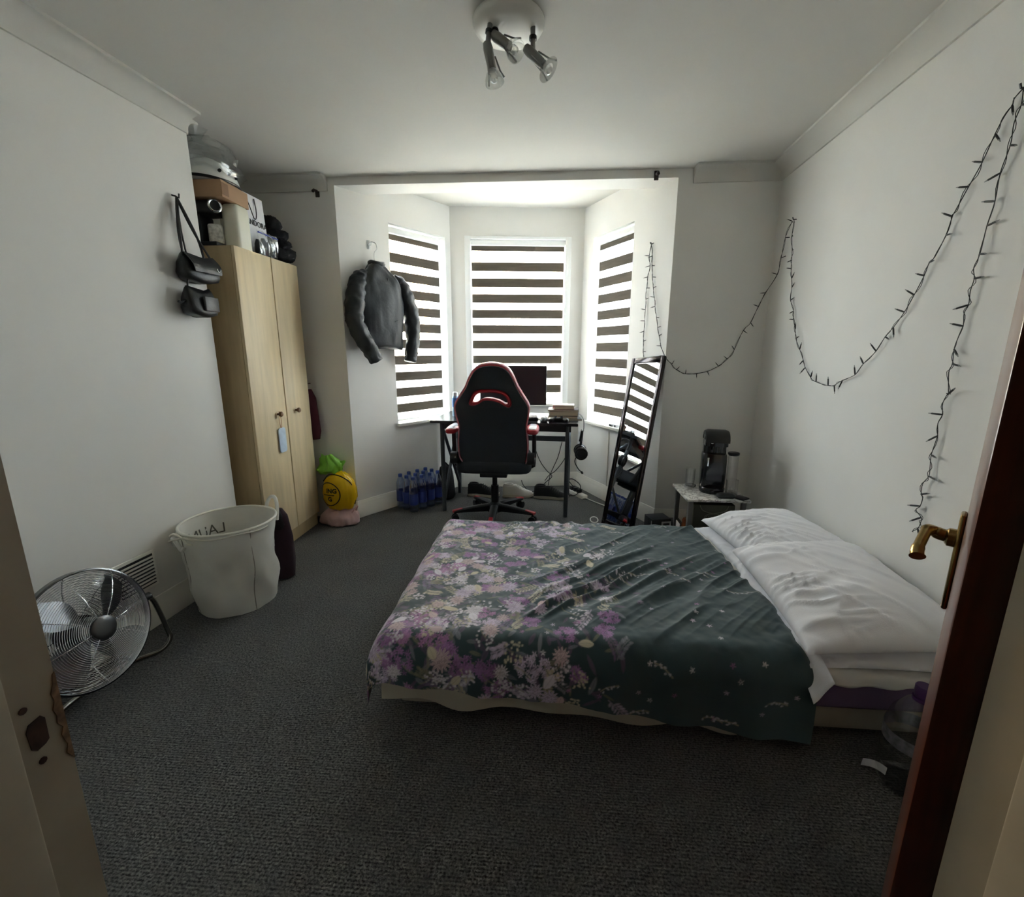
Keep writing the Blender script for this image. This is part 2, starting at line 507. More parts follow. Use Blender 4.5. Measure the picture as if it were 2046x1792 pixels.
# ------------------------------------------------------------------ windows, sills, zebra blinds
def sheer_mat():
    m = bpy.data.materials.new('white sheer blind fabric'); m.use_nodes = True
    n, l = m.node_tree.nodes, m.node_tree.links
    n.remove(n['Principled BSDF'])
    t = n.new('ShaderNodeTexCoord')
    nz = n.new('ShaderNodeTexNoise'); nz.inputs['Scale'].default_value = 900
    l.new(t.outputs['Object'], nz.inputs['Vector'])
    mr = n.new('ShaderNodeMapRange'); mr.inputs[3].default_value = 0.42; mr.inputs[4].default_value = 0.62
    l.new(nz.outputs[0], mr.inputs[0])
    tr = n.new('ShaderNodeBsdfTranslucent'); tr.inputs[0].default_value = (0.9, 0.9, 0.88, 1)
    df = n.new('ShaderNodeBsdfDiffuse'); df.inputs[0].default_value = (0.8, 0.8, 0.78, 1)
    tp = n.new('ShaderNodeBsdfTransparent')
    a = n.new('ShaderNodeMixShader'); a.inputs[0].default_value = 0.65
    l.new(df.outputs[0], a.inputs[1]); l.new(tr.outputs[0], a.inputs[2])
    c = n.new('ShaderNodeMixShader')
    l.new(mr.outputs[0], c.inputs[0]); l.new(a.outputs[0], c.inputs[1]); l.new(tp.outputs[0], c.inputs[2])
    l.new(c.outputs[0], n['Material Output'].inputs[0])
    return m
SHEER = sheer_mat()
BAND = mat('taupe blackout band', (104, 96, 85), 0.9, var=0.12, vs=7, stretch=(1, 1, 12), bump=0.2, bs=400, trans=0.005, clear=0.0009)

BANDS = {'left': 11, 'centre': 10, 'right': 11}
LBL = {'left': 'striped day and night roller blind in the left bay window behind the jacket',
       'centre': 'striped day and night roller blind in the middle bay window behind the monitor',
       'right': 'striped day and night roller blind in the right bay window above the leaning mirror'}
for k, (nm, M, L, t0, t1, z0, z1, ma, mb) in enumerate(WIN):
    fw = 0.05
    bm = NB()
    yo0, yo1 = 0.085, 0.15
    box(bm, t0, t0 + fw, yo0, yo1, z0 + .025, z1, M, .004); box(bm, t1 - fw, t1, yo0, yo1, z0 + .025, z1, M, .004)
    box(bm, t0 + fw, t1 - fw, yo0, yo1, z1 - fw, z1, M, .004); box(bm, t0 + fw, t1 - fw, yo0, yo1, z0 + .025, z0 + .025 + fw, M, .004)
    wn = struct(bm, 'window_%d' % (k + 1), UPVC)
    bm = NB(); zm = z0 + 0.52 * (z1 - z0)
    box(bm, t0 + fw, t1 - fw, yo0 + .01, yo1 - .01, zm - .022, zm + .022, M, .003)
    build(bm, 'meeting_rail', UPVC, wn)
    for za, zb in ((z0 + .025 + fw, zm - .022), (zm + .022, z1 - fw)):
        bm = NB(); box(bm, t0 + fw, t1 - fw, .112, .118, za, zb, M); build(bm, 'pane', GLASS, wn)
    # sill board and the white lining round the reveal
    bm = NB(); box(bm, t0 - .012, t1 + (.0 if nm != 'centre' else .012), -0.035, yo0, z0, z0 + .025, M, .005)
    build(bm, 'window_sill', GLOSSP, wn)
    if nm == 'centre':
        bm = NB()
        for a, e, za, zb in ((t0 - .004, t0 + .045, z0 + .025, z1 + .004), (t1 - .045, t1 + .004, z0 + .025, z1 + .004), (t0 + .045, t1 - .045, z1 - .02, z1 + .004)):
            box(bm, a, e, -0.008, 0.05, za, zb, M, .003)
        build(bm, 'window_lining', UPVC, wn)
    # blind
    m_ = 0.05 if nm == 'centre' else 0.012
    a, e = t0 + m_, t1 - m_
    if nm == 'left': e = t1 - .04
    if nm == 'right': a = t0 + .04
    q = M @ Vector(((a + e) / 2, .03, z0 + .03))
    t = thing('roller_blind', LBL[nm], 'blind', q, 'day and night blinds in the bay')
    top, bot = z1 - .02, z0 + (.045 if nm != 'centre' else .06)
    bm = NB(); box(bm, a - .004, e + .004, .015, .065, top - .045, top, M, .008); build(bm, 'cassette', UPVC, t)
    bm = NB(); box(bm, a, e, .047, .0475, bot, top - .04, M); build(bm, 'sheer_fabric', SHEER, t, smooth=0)
    pitch = (top - .045 - bot) / BANDS[nm]
    bw = pitch * 0.56
    for i in range(BANDS[nm]):
        zt = top - .045 - i * pitch
        hh = bw * (0.55 if i == 0 else 1.0)
        bm = NB(); box(bm, a + .001, e - .001, .040, .043, zt - hh, zt, M); build(bm, 'opaque_band', BAND, t, smooth=0)
    bm = NB(); box(bm, a, e, .034, .056, bot - .012, bot + .006, M, .004); build(bm, 'bottom_bar', UPVC, t)
    # daylight portal in the opening
    ld = bpy.data.lights.new('window_portal', 'AREA'); ld.shape = 'RECTANGLE'; ld.size = t1 - t0; ld.size_y = z1 - z0
    ld.cycles.is_portal = True
    lo = bpy.data.objects.new('window_portal', ld); COL.objects.link(lo)
    c = M @ Vector(((t0 + t1) / 2, .19, (z0 + z1) / 2)); nn = M.col[1].xyz
    zax = nn; xax = M.col[0].xyz * -1; yax = zax.cross(xax)
    lm = Matrix((xax, yax, zax)).transposed().to_4x4(); lm.translation = c
    lo.matrix_world = lm

# ------------------------------------------------------------------ vent on the left wall
MLW = wallframe((xl(0), 0), (0.05, 1))       # t runs along y, -n is the room side
b = NB(); box(b, 1.60, 1.79, -.012, 0, .19, .36, MLW, .004)
v = struct(b, 'trim_7', GLOSSP)
b = NB(); box(b, 1.613, 1.777, -.0128, -.0118, .203, .346, MLW); build(b, 'vent_gap_shade', BLACKM, v, smooth=0, label='dark sheet painted as shade between the vent slats')  # black sheet stands in for the shade behind the slats
for i in range(8):
    b = NB()
    z = .212 + i * .0165
    box(b, 1.613, 1.777, -.019, -.0122, z, z + .0075, MLW)
    build(b, 'vent_slat', GLOSSP, v, smooth=0)

# ------------------------------------------------------------------ door frame and open door
b = NB()
box(b, -.475, -.455, .19, .332, 0, 2.0); box(b, -.455, -.443, .19, .288, 0, 2.0, bev=.002)
box(b, -.455, .345, .19, .332, 2.0, 2.02)
fr = struct(b, 'trim_8', OLDP)
b = NB(); box(b, .345, .365, .19, .332, 0, 2.0); box(b, .333, .345, .19, .288, 0, 2.0, bev=.002); struct(b, 'trim_9', OLDP)
# worn latch recess with its screw holes
b = NB(); prism(b, [(.302, .900), (.306, .8955), (.313, .8965), (.3165, .899), (.317, .921), (.314, .9255), (.304, .924), (.3012, .918)], -.0013, .0013, Matrix.Translation((-.4555, 0, 0)) @ Matrix(((0, 0, 1, 0), (1, 0, 0, 0), (0, 1, 0, 0), (0, 0, 0, 1)))); build(b, 'latch_recess', RAWWOOD, fr, label='bare brown latch recess with the plate missing')
for z, yy in ((.940, .303), (.883, .308)):
    b = NB(); cyl(b, (-.456, yy, z), (-.4538, yy, z), .0032, n=9); build(b, 'screw_hole', RAWWOOD, fr)
b = NB(); prism(b, [(.3270, .872), (.3292, .880), (.3275, .886), (.3262, .893), (.3288, .900), (.3250, .907), (.3262, .914), (.3242, .922), (.3270, .930), (.3255, .938), (.3285, .946), (.3300, .955), (.3322, .957), (.3322, .861)], -.001, .001, Matrix.Translation((-.4551, 0, 0)) @ Matrix(((0, 0, 1, 0), (1, 0, 0, 0), (0, 1, 0, 0), (0, 0, 0, 1)))); build(b, 'chipped_edge', STAIN, fr, label='paint worn off the edge of the frame')
for z in (.70, .93):
    b = NB(); box(b, .3325, .3342, .250, .262, z, z + .06); build(b, 'hinge_scar', RAWWOOD, fr, label='dark hinge scar on the right frame')
az = R(42.0)
MD = Matrix.Translation((0.3600, 0.335, 0)) @ Matrix.Rotation(PI / 2 - az, 4, 'Z')   # x runs out along the open leaf, y to its left face
b = NB()
box(b, 0, .72, 0, .035, .012, 1.985, MD, .003)
door = struct(b, 'door_1', MAHOG)
b = NB()
box(b, .615, .655, .035, .044, .78, .965, MD, .004)
hd = build(b, 'handle_plate', BRASS, door)
b = NB()
pts = [(.635, .043, .915), (.635, .064, .917), (.634, .076, .921), (.622, .083, .923), (.590, .086, .914), (.560, .088, .902), (.548, .086, .894)]
tube(b, [MD @ Vector(p) for p in spline(pts, 5)], [.0115] * 8 + [.0105] * 8 + [.0085] * 8 + [.010] * 6 + [.012], 18)
lathe(b, [(.017, 0), (.017, .010), (.012, .014)], 16, MD @ Matrix.Translation((.635, .044, .915)) @ Matrix.Rotation(-PI / 2, 4, 'X'))
build(b, 'lever', BRASS, hd)
for z in (.35, 1.65):
    b = NB(); cyl(b, (.347, .340, z), (.347, .340, z + .09), .006, n=10); build(b, 'hinge', BRASS, door)
# ------------------------------------------------------------------ bed
CREAM = mat('cream cotton valance', (172, 165, 151), 0.85, var=0.06, vs=6, bump=0.15, bs=200)
DIVAN = mat('grey cream divan cloth', (150, 143, 132), 0.9, var=0.08, vs=12, bump=0.2, bs=240)
PURPLE = mat('dusty purple mattress cloth', (112, 92, 128), 0.85, var=0.05, vs=6, bump=0.1, bs=200)
UNDERSHADE = mat('black under bed shade', (12, 12, 13), 0.95)
SHEETW = mat('white bed sheet', (226, 224, 222), 0.85, sheen=0.1, bump=0.1, bs=260)

bed = thing('bed_base', 'low cream divan base showing under the purple mattress', 'bed', (0.36, 1.9, 0))
b = NB(); box(b, -.50, 1.285, 1.335, 2.42, .035, .118, bev=.012); build(b, 'divan', DIVAN, bed)
b = NB(); box(b, -.46, 1.25, 1.38, 2.38, .018, .036); build(b, 'underside_shade', UNDERSHADE, bed)  # black slab painted as the shadow gap under the bed
for x in (-.40, 1.19):
    for y in (1.42, 2.34):
        b = NB(); cyl(b, (x, y, 0), (x, y, .02), .025, n=14); build(b, 'foot', BLACKP, bed)
b = NB(); box(b, -.52, 1.285, 1.315, 2.44, .119, .262, bev=.03, seg=4)
tag(build(b, 'mattress', PURPLE, at=(.36, 1.9, .119)), 'mattress in a dusty purple cover on the cream divan base', 'mattress')

# cream valance strip hanging wavily along the near side
def val(u, v):
    x = -.545 + 1.40 * u
    hem = .088 - .045 * u + .012 * math.sin(9 * u * PI) * (1 - .5 * u) + .006 * math.sin(23 * u)
    z = .225 + (hem - .225) * v
    return (x, 1.300 - .012 * v - .012 * v * math.sin(26 * u + 2 * math.sin(7 * u)), z)
b = NB(); sheet(b, val, 90, 10, .003)
tag(build(b, 'valance_sheet', CREAM, at=(.15, 1.30, .1), smooth=80), 'wavy cream sheet edge hanging out below the floral duvet', 'sheet')

# white sheet over the head end
nu, nv = 110, 150
U, Vv = np.meshgrid(np.linspace(0, 1, nu), np.linspace(0, 1, nv), indexing='ij')
X = .50 + .79 * U
av = -.064 + 1.345 * Vv                       # arc along the width, negative = hanging side
rr = .03
th = np.clip(-av / rr, 0, PI / 2)
outy = np.where(av < 0, rr * np.sin(th), 0); dn = np.where(av < 0, rr * (1 - np.cos(th)) + np.clip(-av - rr * PI / 2, 0, 9) * (.75 + .35 * vnoise(X * 5, X * 0 + 3, 5)), 0)
Y = np.where(av < 0, 1.325 - outy, 1.325 + av * .86)
fold = np.exp(-((X - .84) / .09) ** 2)
Z = .270 - dn + fold * .016 * vnoise(X * 22 + Y * 9, Y * 16, 3) + .006 * vnoise(X * 8, Y * 8, 4) + .002
Y = Y - np.where(av < -.04, .006 * np.sin(X * 48), 0)
sh = gridobj(np.stack([X, Y, Z], -1), 'fitted_sheet', SHEETW, at=(.9, 1.9, .27))
so = sh.modifiers.new('thickness', 'SOLIDIFY'); so.thickness = .003; so.offset = 1
tag(sh, 'white bed sheet pulled over the head end below the pillows', 'sheet')

# ---- the duvet: flowers printed at the foot, plain teal towards the head
DS = 0.0032
XE, YN, YF, RB = -.50, 1.345, 2.365, .085
s = np.arange(-.25, 1.325, DS)
t = np.linspace(0, 1, int(1.62 / DS))
SS, TT = np.meshgrid(s, t, indexing='ij')
xs = XE + SS
drop = np.interp(xs, [-.8, -.545, .19, .673, .9], [.165, .150, .195, .262, .285])
drop = drop + .012 * vnoise(xs * 6, xs * 0 + 1, 11) - .006
an = drop + (PI / 2 - 1) * RB
afar = .26
W = YF - YN
A = -an + TT * (W + an + afar)                # signed arc across the width
def bend(a):
    a = np.clip(a, 0, None); th = np.clip(a / RB, 0, PI / 2)
    return RB * np.sin(th), RB * (1 - np.cos(th)) + np.clip(a - RB * PI / 2, 0, None)
ol, dl = bend(-SS)
on_, dnn = bend(-A)
of_, df_ = bend(A - W)
px_ = XE + np.clip(SS, 0, None) - ol
py_ = YN + np.clip(A, 0, W) - on_ + of_
big = np.maximum(np.maximum(dl, dnn), df_); sml = np.minimum(dl, np.maximum(dnn, df_))
pz_ = .318 - np.minimum(big + .35 * sml, .292)
hang = np.clip(big / .1, 0, 1)
# soft loft of the filling
pz_ += (1 - hang) * (.016 * vnoise(px_ * 4.2 + 3, py_ * 4.2, 21) + .006 * vnoise(px_ * 13, py_ * 13, 22))
q = px_ - py_; p_ = px_ + py_
mask = np.clip((px_ + .25) / .35, 0, 1) * np.clip((py_ - 1.31) / .14, 0, 1) * (1 - hang)
wq = q + .05 * vnoise(p_ * 2.5, q * 1.5, 23)
rid = 1 - np.abs(2 * vnoise(wq * 11 + 5, p_ * 1.6, 24) - 1)
pz_ += mask * (.014 * rid ** 1.6)
rid2 = 1 - np.abs(2 * vnoise(wq * 26, p_ * 3.2, 25) - 1)
pz_ += mask * .003 * rid2 ** 2
for c0, wd, am, p0, p1 in ((-1.49, .016, .030, 1.25, 2.45), (-1.425, .014, .022, 1.35, 2.6), (-1.60, .02, .018, 1.4, 2.7), (-1.32, .018, .018, 1.6, 2.8), (-1.20, .02, .016, 1.8, 2.9)):
    win = np.clip((p_ - p0) / .25, 0, 1) * np.clip((p1 - p_) / .3, 0, 1)
    pz_ += mask * .8 * am * win * np.exp(-((wq - .025 - c0) / wd) ** 2)
pz_ -= (1 - hang) * np.interp(px_, [-.5, .7], [.012, .026]) * np.clip((py_ - 1.5) / .8, 0, 1)
small = vnoise(px_ * 30, py_ * 30, 26) * .0035 + vnoise(px_ * 60, py_ * 55, 27) * .0015
pz_ += small
ripple = np.sin(px_ * 30 + 3 * vnoise(px_ * 4, pz_ * 3, 28)) * .007 * hang
py_ = np.where(A < W / 2, py_ - ripple - hang * .010 * vnoise(px_ * 9, pz_ * 9, 29), py_ + ripple)
px_ = px_ + np.where(SS < 0, -.006 * np.sin(py_ * 24) * np.clip(dl / .1, 0, 1), 0)
# head edge curls down on the sheet
ed = np.clip((SS - (s[-1] - .045)) / .045, 0, 1)
pz_ -= (1 - hang) * .036 * ed ** 2
px_ += np.where(SS > .9, (SS - .9) / .42 * (.035 * np.sin((py_ - 1.2) * 2.6) + .012 * vnoise(py_ * 7, py_ * 0, 30)), 0)
pz_ = np.maximum(pz_, .012)

# print painted on the cloth (vertex colours): rosettes, blossom heads, umbels, leaf sprays
def L3(*c): return np.array(lin(c)[:3])
TEAL = L3(44, 67, 73)
C = np.ones(SS.shape + (3,)) * TEAL
Sx, Ty = SS + .25, A - A.min()
rng = np.random.RandomState(4)
dS, s0 = DS, Sx[0, 0]
def stamp(cx, cy, r, fn):
    i0, i1 = int(max(0, (cx - r - s0) / dS)), int(min(Sx.shape[0], (cx + r - s0) / dS + 1))
    if i1 <= i0: return
    row = Ty[(i0 + i1) // 2]
    j0, j1 = np.searchsorted(row, cy - r - .02), np.searchsorted(row, cy + r + .02)
    if j1 <= j0: return
    a = Sx[i0:i1, j0:j1] - cx; c = Ty[i0:i1, j0:j1] - cy
    m, col = fn(a, c)
    C[i0:i1, j0:j1] = C[i0:i1, j0:j1] * (1 - m[..., None]) + col * m[..., None]
def soft(v, e=.0015): return np.clip(.5 - v / (2 * e), 0, 1)
def rosette(cx, cy, r, n, col, ph):
    def fn(a, c):
        rho = np.hypot(a, c); th = np.arctan2(c, a) + ph
        m = soft(rho - r * (.80 + .20 * np.cos(n * th)))
        sh = .78 + .22 * np.cos(n * 2 * th + 4 * rho / r) + .08 * (rho / r)
        return m * .95, col * np.clip(sh, .55, 1.1)[..., None]
    stamp(cx, cy, r * 1.05, fn)
def leaf(cx, cy, ln, wd, ang, col, al=.95):
    ca, sa = math.cos(ang), math.sin(ang)
    def fn(a, c):
        u, v = a * ca + c * sa, -a * sa + c * ca
        k = np.clip(1 - (u / (ln / 2)) ** 2, 0, 1)
        m = soft(np.abs(v) - wd / 2 * k ** .8) * (np.abs(u) < ln / 2)
        vein = np.clip(np.abs(v) / .0022, 0, 1) * .25 + .75
        return m * al, col * vein[..., None]
    stamp(cx, cy, ln / 2, fn)
def dotp(cx, cy, r, col, al=.95):
    stamp(cx, cy, r, lambda a, c: (soft(np.hypot(a, c) - r) * al, np.ones(a.shape + (1,)) * col))
def stem(x0, y0, x1, y1, bow, col):
    n = int(math.hypot(x1 - x0, y1 - y0) / .003) + 1
    for i in range(n + 1):
        k = i / n
        nx, ny = -(y1 - y0), (x1 - x0)
        dotp(x0 + (x1 - x0) * k + nx * bow * 4 * k * (1 - k), y0 + (y1 - y0) * k + ny * bow * 4 * k * (1 - k), .0021, col, .8)
def five(cx, cy, r, col, ph):
    def fn(a, c):
        rho = np.hypot(a, c); th = np.arctan2(c, a) + ph
        m = soft(rho - r * (.62 + .38 * np.cos(5 * th)))
        return m * .95, col * (.72 + .4 * np.clip(rho / r, 0, 1))[..., None]
    stamp(cx, cy, r, fn)
LILAC, MAUVE, PINK = L3(206, 190, 216), L3(158, 112, 168), L3(178, 124, 176)
WHT, CRM, DUSK, GRY, OLV, BLSH = L3(226, 220, 230), L3(208, 198, 174), L3(112, 94, 126), L3(140, 142, 156), L3(146, 144, 124), L3(204, 180, 186)
Tmax = float(Ty.max())
def dens(x): return float(np.interp(x, [0, .72, .95, 1.12], [1, 1, .35, 0]))
def place(n, limit=1.12, pw=1.0):
    out = []
    while len(out) < n:
        x, y = rng.uniform(0, limit), rng.uniform(0, Tmax)
        edge = .07 * math.sin(y * 7) + .05 * math.sin(y * 17 + 1)
        if rng.rand() < dens(x + edge) ** pw: out.append((x, y))
    return out
for x, y in place(1300):                      # dusky background foliage
    leaf(x, y, rng.uniform(.03, .07), rng.uniform(.008, .018), rng.uniform(0, PI), [DUSK, DUSK, GRY, OLV][rng.randint(4)] * rng.uniform(.6, 1.0), .7)
for x, y in place(190):                      # leaf sprays
    a = rng.uniform(0, 2 * PI); ln = rng.uniform(.05, .11); col = [CRM, CRM * .9, LILAC, GRY, OLV, DUSK * 1.3][rng.randint(6)]
    ex, ey = x + ln * math.cos(a), y + ln * math.sin(a)
    stem(x, y, ex, ey, .06, col * .7)
    for k in range(7):
        f = .2 + k * .13
        for sg in (-1, 1):
            leaf(x + (ex - x) * (f + sg * .05) + sg * .010 * math.cos(a + PI / 2) - .06 * 4 * f * (1 - f) * (ey - y), y + (ey - y) * (f + sg * .05) + sg * .010 * math.sin(a + PI / 2) + .06 * 4 * f * (1 - f) * (ex - x), rng.uniform(.013, .024), rng.uniform(.006, .010), a + sg * rng.uniform(.5, 1.1), col * rng.uniform(.7, 1.05))
for x, y in place(125):                       # round blossom heads
    col = [MAUVE, PINK, LILAC, MAUVE][rng.randint(4)]; rr_ = rng.uniform(.025, .055)
    for k in range(int(16 + 500 * rr_)):
        a, d = rng.uniform(0, 2 * PI), rr_ * math.sqrt(rng.rand())
        five(x + d * math.cos(a), y + d * math.sin(a) * .8, rng.uniform(.008, .012), col * rng.uniform(.65, 1.2), rng.uniform(0, 6))
for x, y in place(170):                       # lacy umbels
    rr_ = rng.uniform(.02, .04); col = [WHT, CRM, WHT][rng.randint(3)]
    for k in range(26):
        a, d = rng.uniform(0, 2 * PI), rr_ * math.sqrt(rng.rand())
        dotp(x + d * math.cos(a), y + d * math.sin(a), rng.uniform(.0028, .0045), col * rng.uniform(.75, 1.0))
    stem(x, y, x - rng.uniform(.02, .06), y + rng.uniform(-.05, .05), .1, OLV * .8)
for x, y in place(130, 1.05, 1.3):             # large pale flowers and buds
    k = rng.randint(3)
    if k < 2: rosette(x, y, rng.uniform(.024, .040), rng.randint(9, 15), [WHT, LILAC, BLSH][rng.randint(3)], rng.uniform(0, 6))
    else: leaf(x, y, rng.uniform(.04, .065), rng.uniform(.022, .032), rng.uniform(0, PI), [BLSH, CRM, WHT][rng.randint(3)])
for k in range(150):                         # scattered florets towards the head
    x, y = rng.uniform(.62, 1.58), rng.uniform(0, Tmax)
    col = [PINK, LILAC, WHT][rng.randint(3)]
    if rng.rand() < .75:
        five(x, y, .0085, col * rng.uniform(.7, 1.0), rng.uniform(0, 6))
    else:
        a = rng.uniform(-.6, .6)
        stem(x, y, x + .06 * math.cos(a), y + .06 * math.sin(a), .08, CRM * .6)
        for j in range(8):
            leaf(x + .06 * math.cos(a) * j / 8 + rng.uniform(-.006, .006), y + .06 * math.sin(a) * j / 8 + rng.uniform(-.008, .008), .010, .005, a + rng.uniform(-1, 1), WHT * .85)
def duvet_mat():
    m = bpy.data.materials.new('printed teal duvet cotton'); m.use_nodes = True
    n, l = m.node_tree.nodes, m.node_tree.links
    p = n['Principled BSDF']; p.inputs['Roughness'].default_value = .72; p.inputs['Sheen Weight'].default_value = .25
    a = n.new('ShaderNodeVertexColor'); a.layer_name = 'print'
    l.new(a.outputs['Color'], p.inputs['Base Color'])
    t = n.new('ShaderNodeTexCoord'); z = n.new('ShaderNodeTexNoise'); z.inputs['Scale'].default_value = 420
    l.new(t.outputs['Object'], z.inputs['Vector'])
    bp = n.new('ShaderNodeBump'); bp.inputs['Strength'].default_value = .12; bp.inputs['Distance'].default_value = .003
    l.new(z.outputs[0], bp.inputs['Height']); l.new(bp.outputs[0], p.inputs['Normal'])
    return m
dv = gridobj(np.stack([px_, py_, pz_], -1), 'duvet', duvet_mat(), at=(.15, 1.9, .27), cols=C)
tag(dv, 'dark teal duvet printed with lilac and white flowers over the foot of the bed', 'duvet')

# ---- pillows
def pillow(name, label, c, lx, ly, h, eul, seed, flat=.45, slack=.010):
    n1, n2 = 64, 84
    u, v = np.meshgrid(np.linspace(-1, 1, n1), np.linspace(-1, 1, n2), indexing='ij')
    prof = np.clip((1 - np.abs(u) ** 2.4) * (1 - np.abs(v) ** 2.8), 0, 1) ** .55
    xx = lx / 2 * u * (1 - .07 * (1 - v ** 2)); yy = ly / 2 * v * (1 - .05 * (1 - u ** 2))
    wob = 1 + .10 * (vnoise(u * 1.5 + 9, v * 1.5 + 9, seed) - .5)
    wr = 1 - np.abs(2 * vnoise(v * 9 + 2 * vnoise(u * 2 + 5, v * 2 + 5, seed + 2) + 20, u * 1.4 + 5, seed + 1) - 1)
    rad = 1 - np.abs(2 * vnoise((v + .9 * u) * 7 + 20, (u - v) * 1.2 + 9, seed + 3) - 1)
    crease = slack * prof ** .4 * (wr ** 3 * np.clip(.3 - u, 0, 1) * 1.2 + rad ** 3 * .6)
    top = h * (1 - flat) * prof * wob + crease
    bot = -h * flat * prof
    edge = np.minimum(1 - np.abs(u), 1 - np.abs(v)) < 1e-6
    M = Matrix.Translation(c) @ (Matrix.Rotation(eul[2], 4, 'Z') @ Matrix.Rotation(eul[1], 4, 'Y') @ Matrix.Rotation(eul[0], 4, 'X'))
    Mn = np.array(M)
    b = NB()
    ids = {}
    for tb, zz in ((0, top), (1, bot)):
        P = np.stack([xx, yy, zz, np.ones_like(xx)], -1) @ Mn.T
        for i in range(n1):
            for j in range(n2):
                if tb and edge[i, j]: ids[1, i, j] = ids[0, i, j]
                else: ids[tb, i, j] = b.verts.new(P[i, j, :3])
    for tb in (0, 1):
        for i in range(n1 - 1):
            for j in range(n2 - 1):
                b.faces.new((ids[tb, i, j], ids[tb, i + 1, j], ids[tb, i + 1, j + 1], ids[tb, i, j + 1]))
    return tag(build(b, name, WHITEC, at=c, smooth=80), label, 'pillow', 'white pillows at the head of the bed')
pillow('pillow', 'flat white pillow lying under the plump pillow next to the nightstand', (1.065, 2.13, .300), .44, .62, .06, (0, R(-2), R(3)), 31)
pillow('pillow', 'flat white pillow lying under the plump pillow nearest the open door', (1.055, 1.575, .302), .48, .60, .07, (0, R(-2), R(-2)), 35, slack=.016)
pillow('pillow', 'plump white pillow on top, the one next to the nightstand', (1.095, 2.115, .385), .46, .60, .135, (R(-1), R(-8), R(4)), 41, slack=.014)
pillow('pillow', 'plump white pillow on top, the one nearest the open door', (1.055, 1.58, .405), .50, .68, .165, (R(2), R(-7), R(-3)), 45, slack=.014)

# open case end of the lower pillow, drooping in folds over the duvet edge
lowp = bpy.data.objects['pillow.001']
nu, nv = 120, 26
U, Vv = np.meshgrid(np.linspace(0, 1, nu), np.linspace(0, 1, nv), indexing='ij')
Yf = 1.285 + .62 * U
Xf = .865 - (.070 + .015 * np.sin(U * 9)) * Vv * (1 - U ** 5) + .015 * np.exp(-(U / .12) ** 2) * Vv
Zf = .335 - .030 * Vv ** 1.5 + Vv * .016 * (2 * vnoise(U * 16, Vv * 1.4, 51) - .6) + .004 * vnoise(U * 40, Vv * 5, 52)
nearb = np.clip((.10 - U) / .10, 0, 1)
Zf -= nearb ** 1.3 * .090 * (.55 + .45 * Vv); Yf -= nearb * .055
Xf += .010 * vnoise(U * 22, Vv * 2, 53) * Vv
fl = gridobj(np.stack([Xf, Yf, Zf], -1), 'pillowcase_end', WHITEC, lowp)
so = fl.modifiers.new('thickness', 'SOLIDIFY'); so.thickness = .004
# ------------------------------------------------------------------ gaming chair seen from behind
REDL = mat('red leatherette', (164, 32, 42), 0.4, bump=0.15, bs=150)
BLKC = mat('black woven chair fabric', (30, 35, 42), 0.7, var=0.1, vs=20, bump=0.2, bs=350)
CX, CY = -0.385, 3.25
ch = thing('gaming_chair', 'black and red gaming chair turned to the desk', 'chair', (CX, CY, 0))
K = 0.000744
def bk(p): return ((p[0] - 930) * K, (1215 - p[1]) * K)
out = [(900, 192), (830, 207), (770, 250), (720, 330), (690, 400), (640, 475), (592, 550), (578, 610), (592, 700), (612, 790), (604, 880), (598, 980), (606, 1090), (636, 1150), (690, 1196), (800, 1212), (930, 1215),
       (1070, 1214), (1200, 1206), (1250, 1160), (1270, 1090), (1276, 980), (1268, 880), (1262, 790), (1276, 700), (1286, 610), (1272, 560), (1220, 475), (1176, 400), (1146, 330), (1100, 250), (1040, 207), (970, 192)]
hole = [(745, 555), (765, 500), (800, 462), (870, 448), (960, 448), (1040, 466), (1085, 510), (1092, 560), (1060, 572), (1010, 545), (940, 525), (860, 525), (800, 560)]
def sm(l, n=5): return [(p.x, p.y) for p in spline([(a, c, 0) for a, c in l], n, True)]
OUT, HOL = sm([bk(p) for p in out]), sm([bk(p) for p in hole], 4)
def inset(lp, k):
    c = (sum(p[0] for p in lp) / len(lp), sum(p[1] for p in lp) / len(lp))
    return [(c[0] + (x - c[0]) * k, c[1] + (y - c[1]) * k) for x, y in lp]
tilt = R(7)
MB_ = Matrix.Translation((CX, 3.13, .415)) @ Matrix.Rotation(PI / 2 + tilt, 4, 'X')   # plate xy -> x, z ; plate +z -> towards the viewer
def addplate(bm, o, h, th, bv, dz):
    merge(bm, plate(o, h, th, bv), MB_ @ Matrix.Translation((0, 0, dz)))
b = NB(); addplate(b, OUT, [HOL], .085, .022, -.045); back = build(b, 'backrest', REDL, ch, label='red leatherette sides of the backrest')
inn = inset(OUT, .955)
b = NB(); addplate(b, inn, [sm([bk(((x - 920) * 1.14 + 920, (y - 510) * 1.35 + 512)) for x, y in hole], 4)], .018, .007, .003); build(b, 'back_panel', BLKC, back)
b = NB(); addplate(b, inset(OUT, .90), [sm([bk(((x - 920) * 1.14 + 920, (y - 510) * 1.35 + 512)) for x, y in hole], 4)], .018, .007, -.090); build(b, 'front_panel', BLKC, back)
# red lip around the grip opening
b = NB(); tube(b, [MB_ @ Vector((x, y, .004)) for x, y in HOL], .010, 8, closed=True); build(b, 'grip_rim', REDL, back)
b = NB(); tube(b, [MB_ @ Vector((x * .985, y * .992 + .003, .002)) for x, y in OUT], .0045, 6, closed=True)
build(b, 'piping', mat('pink highlight on piping', (214, 150, 160), .5), back)  # pink paints the highlights along the red trim into its colour
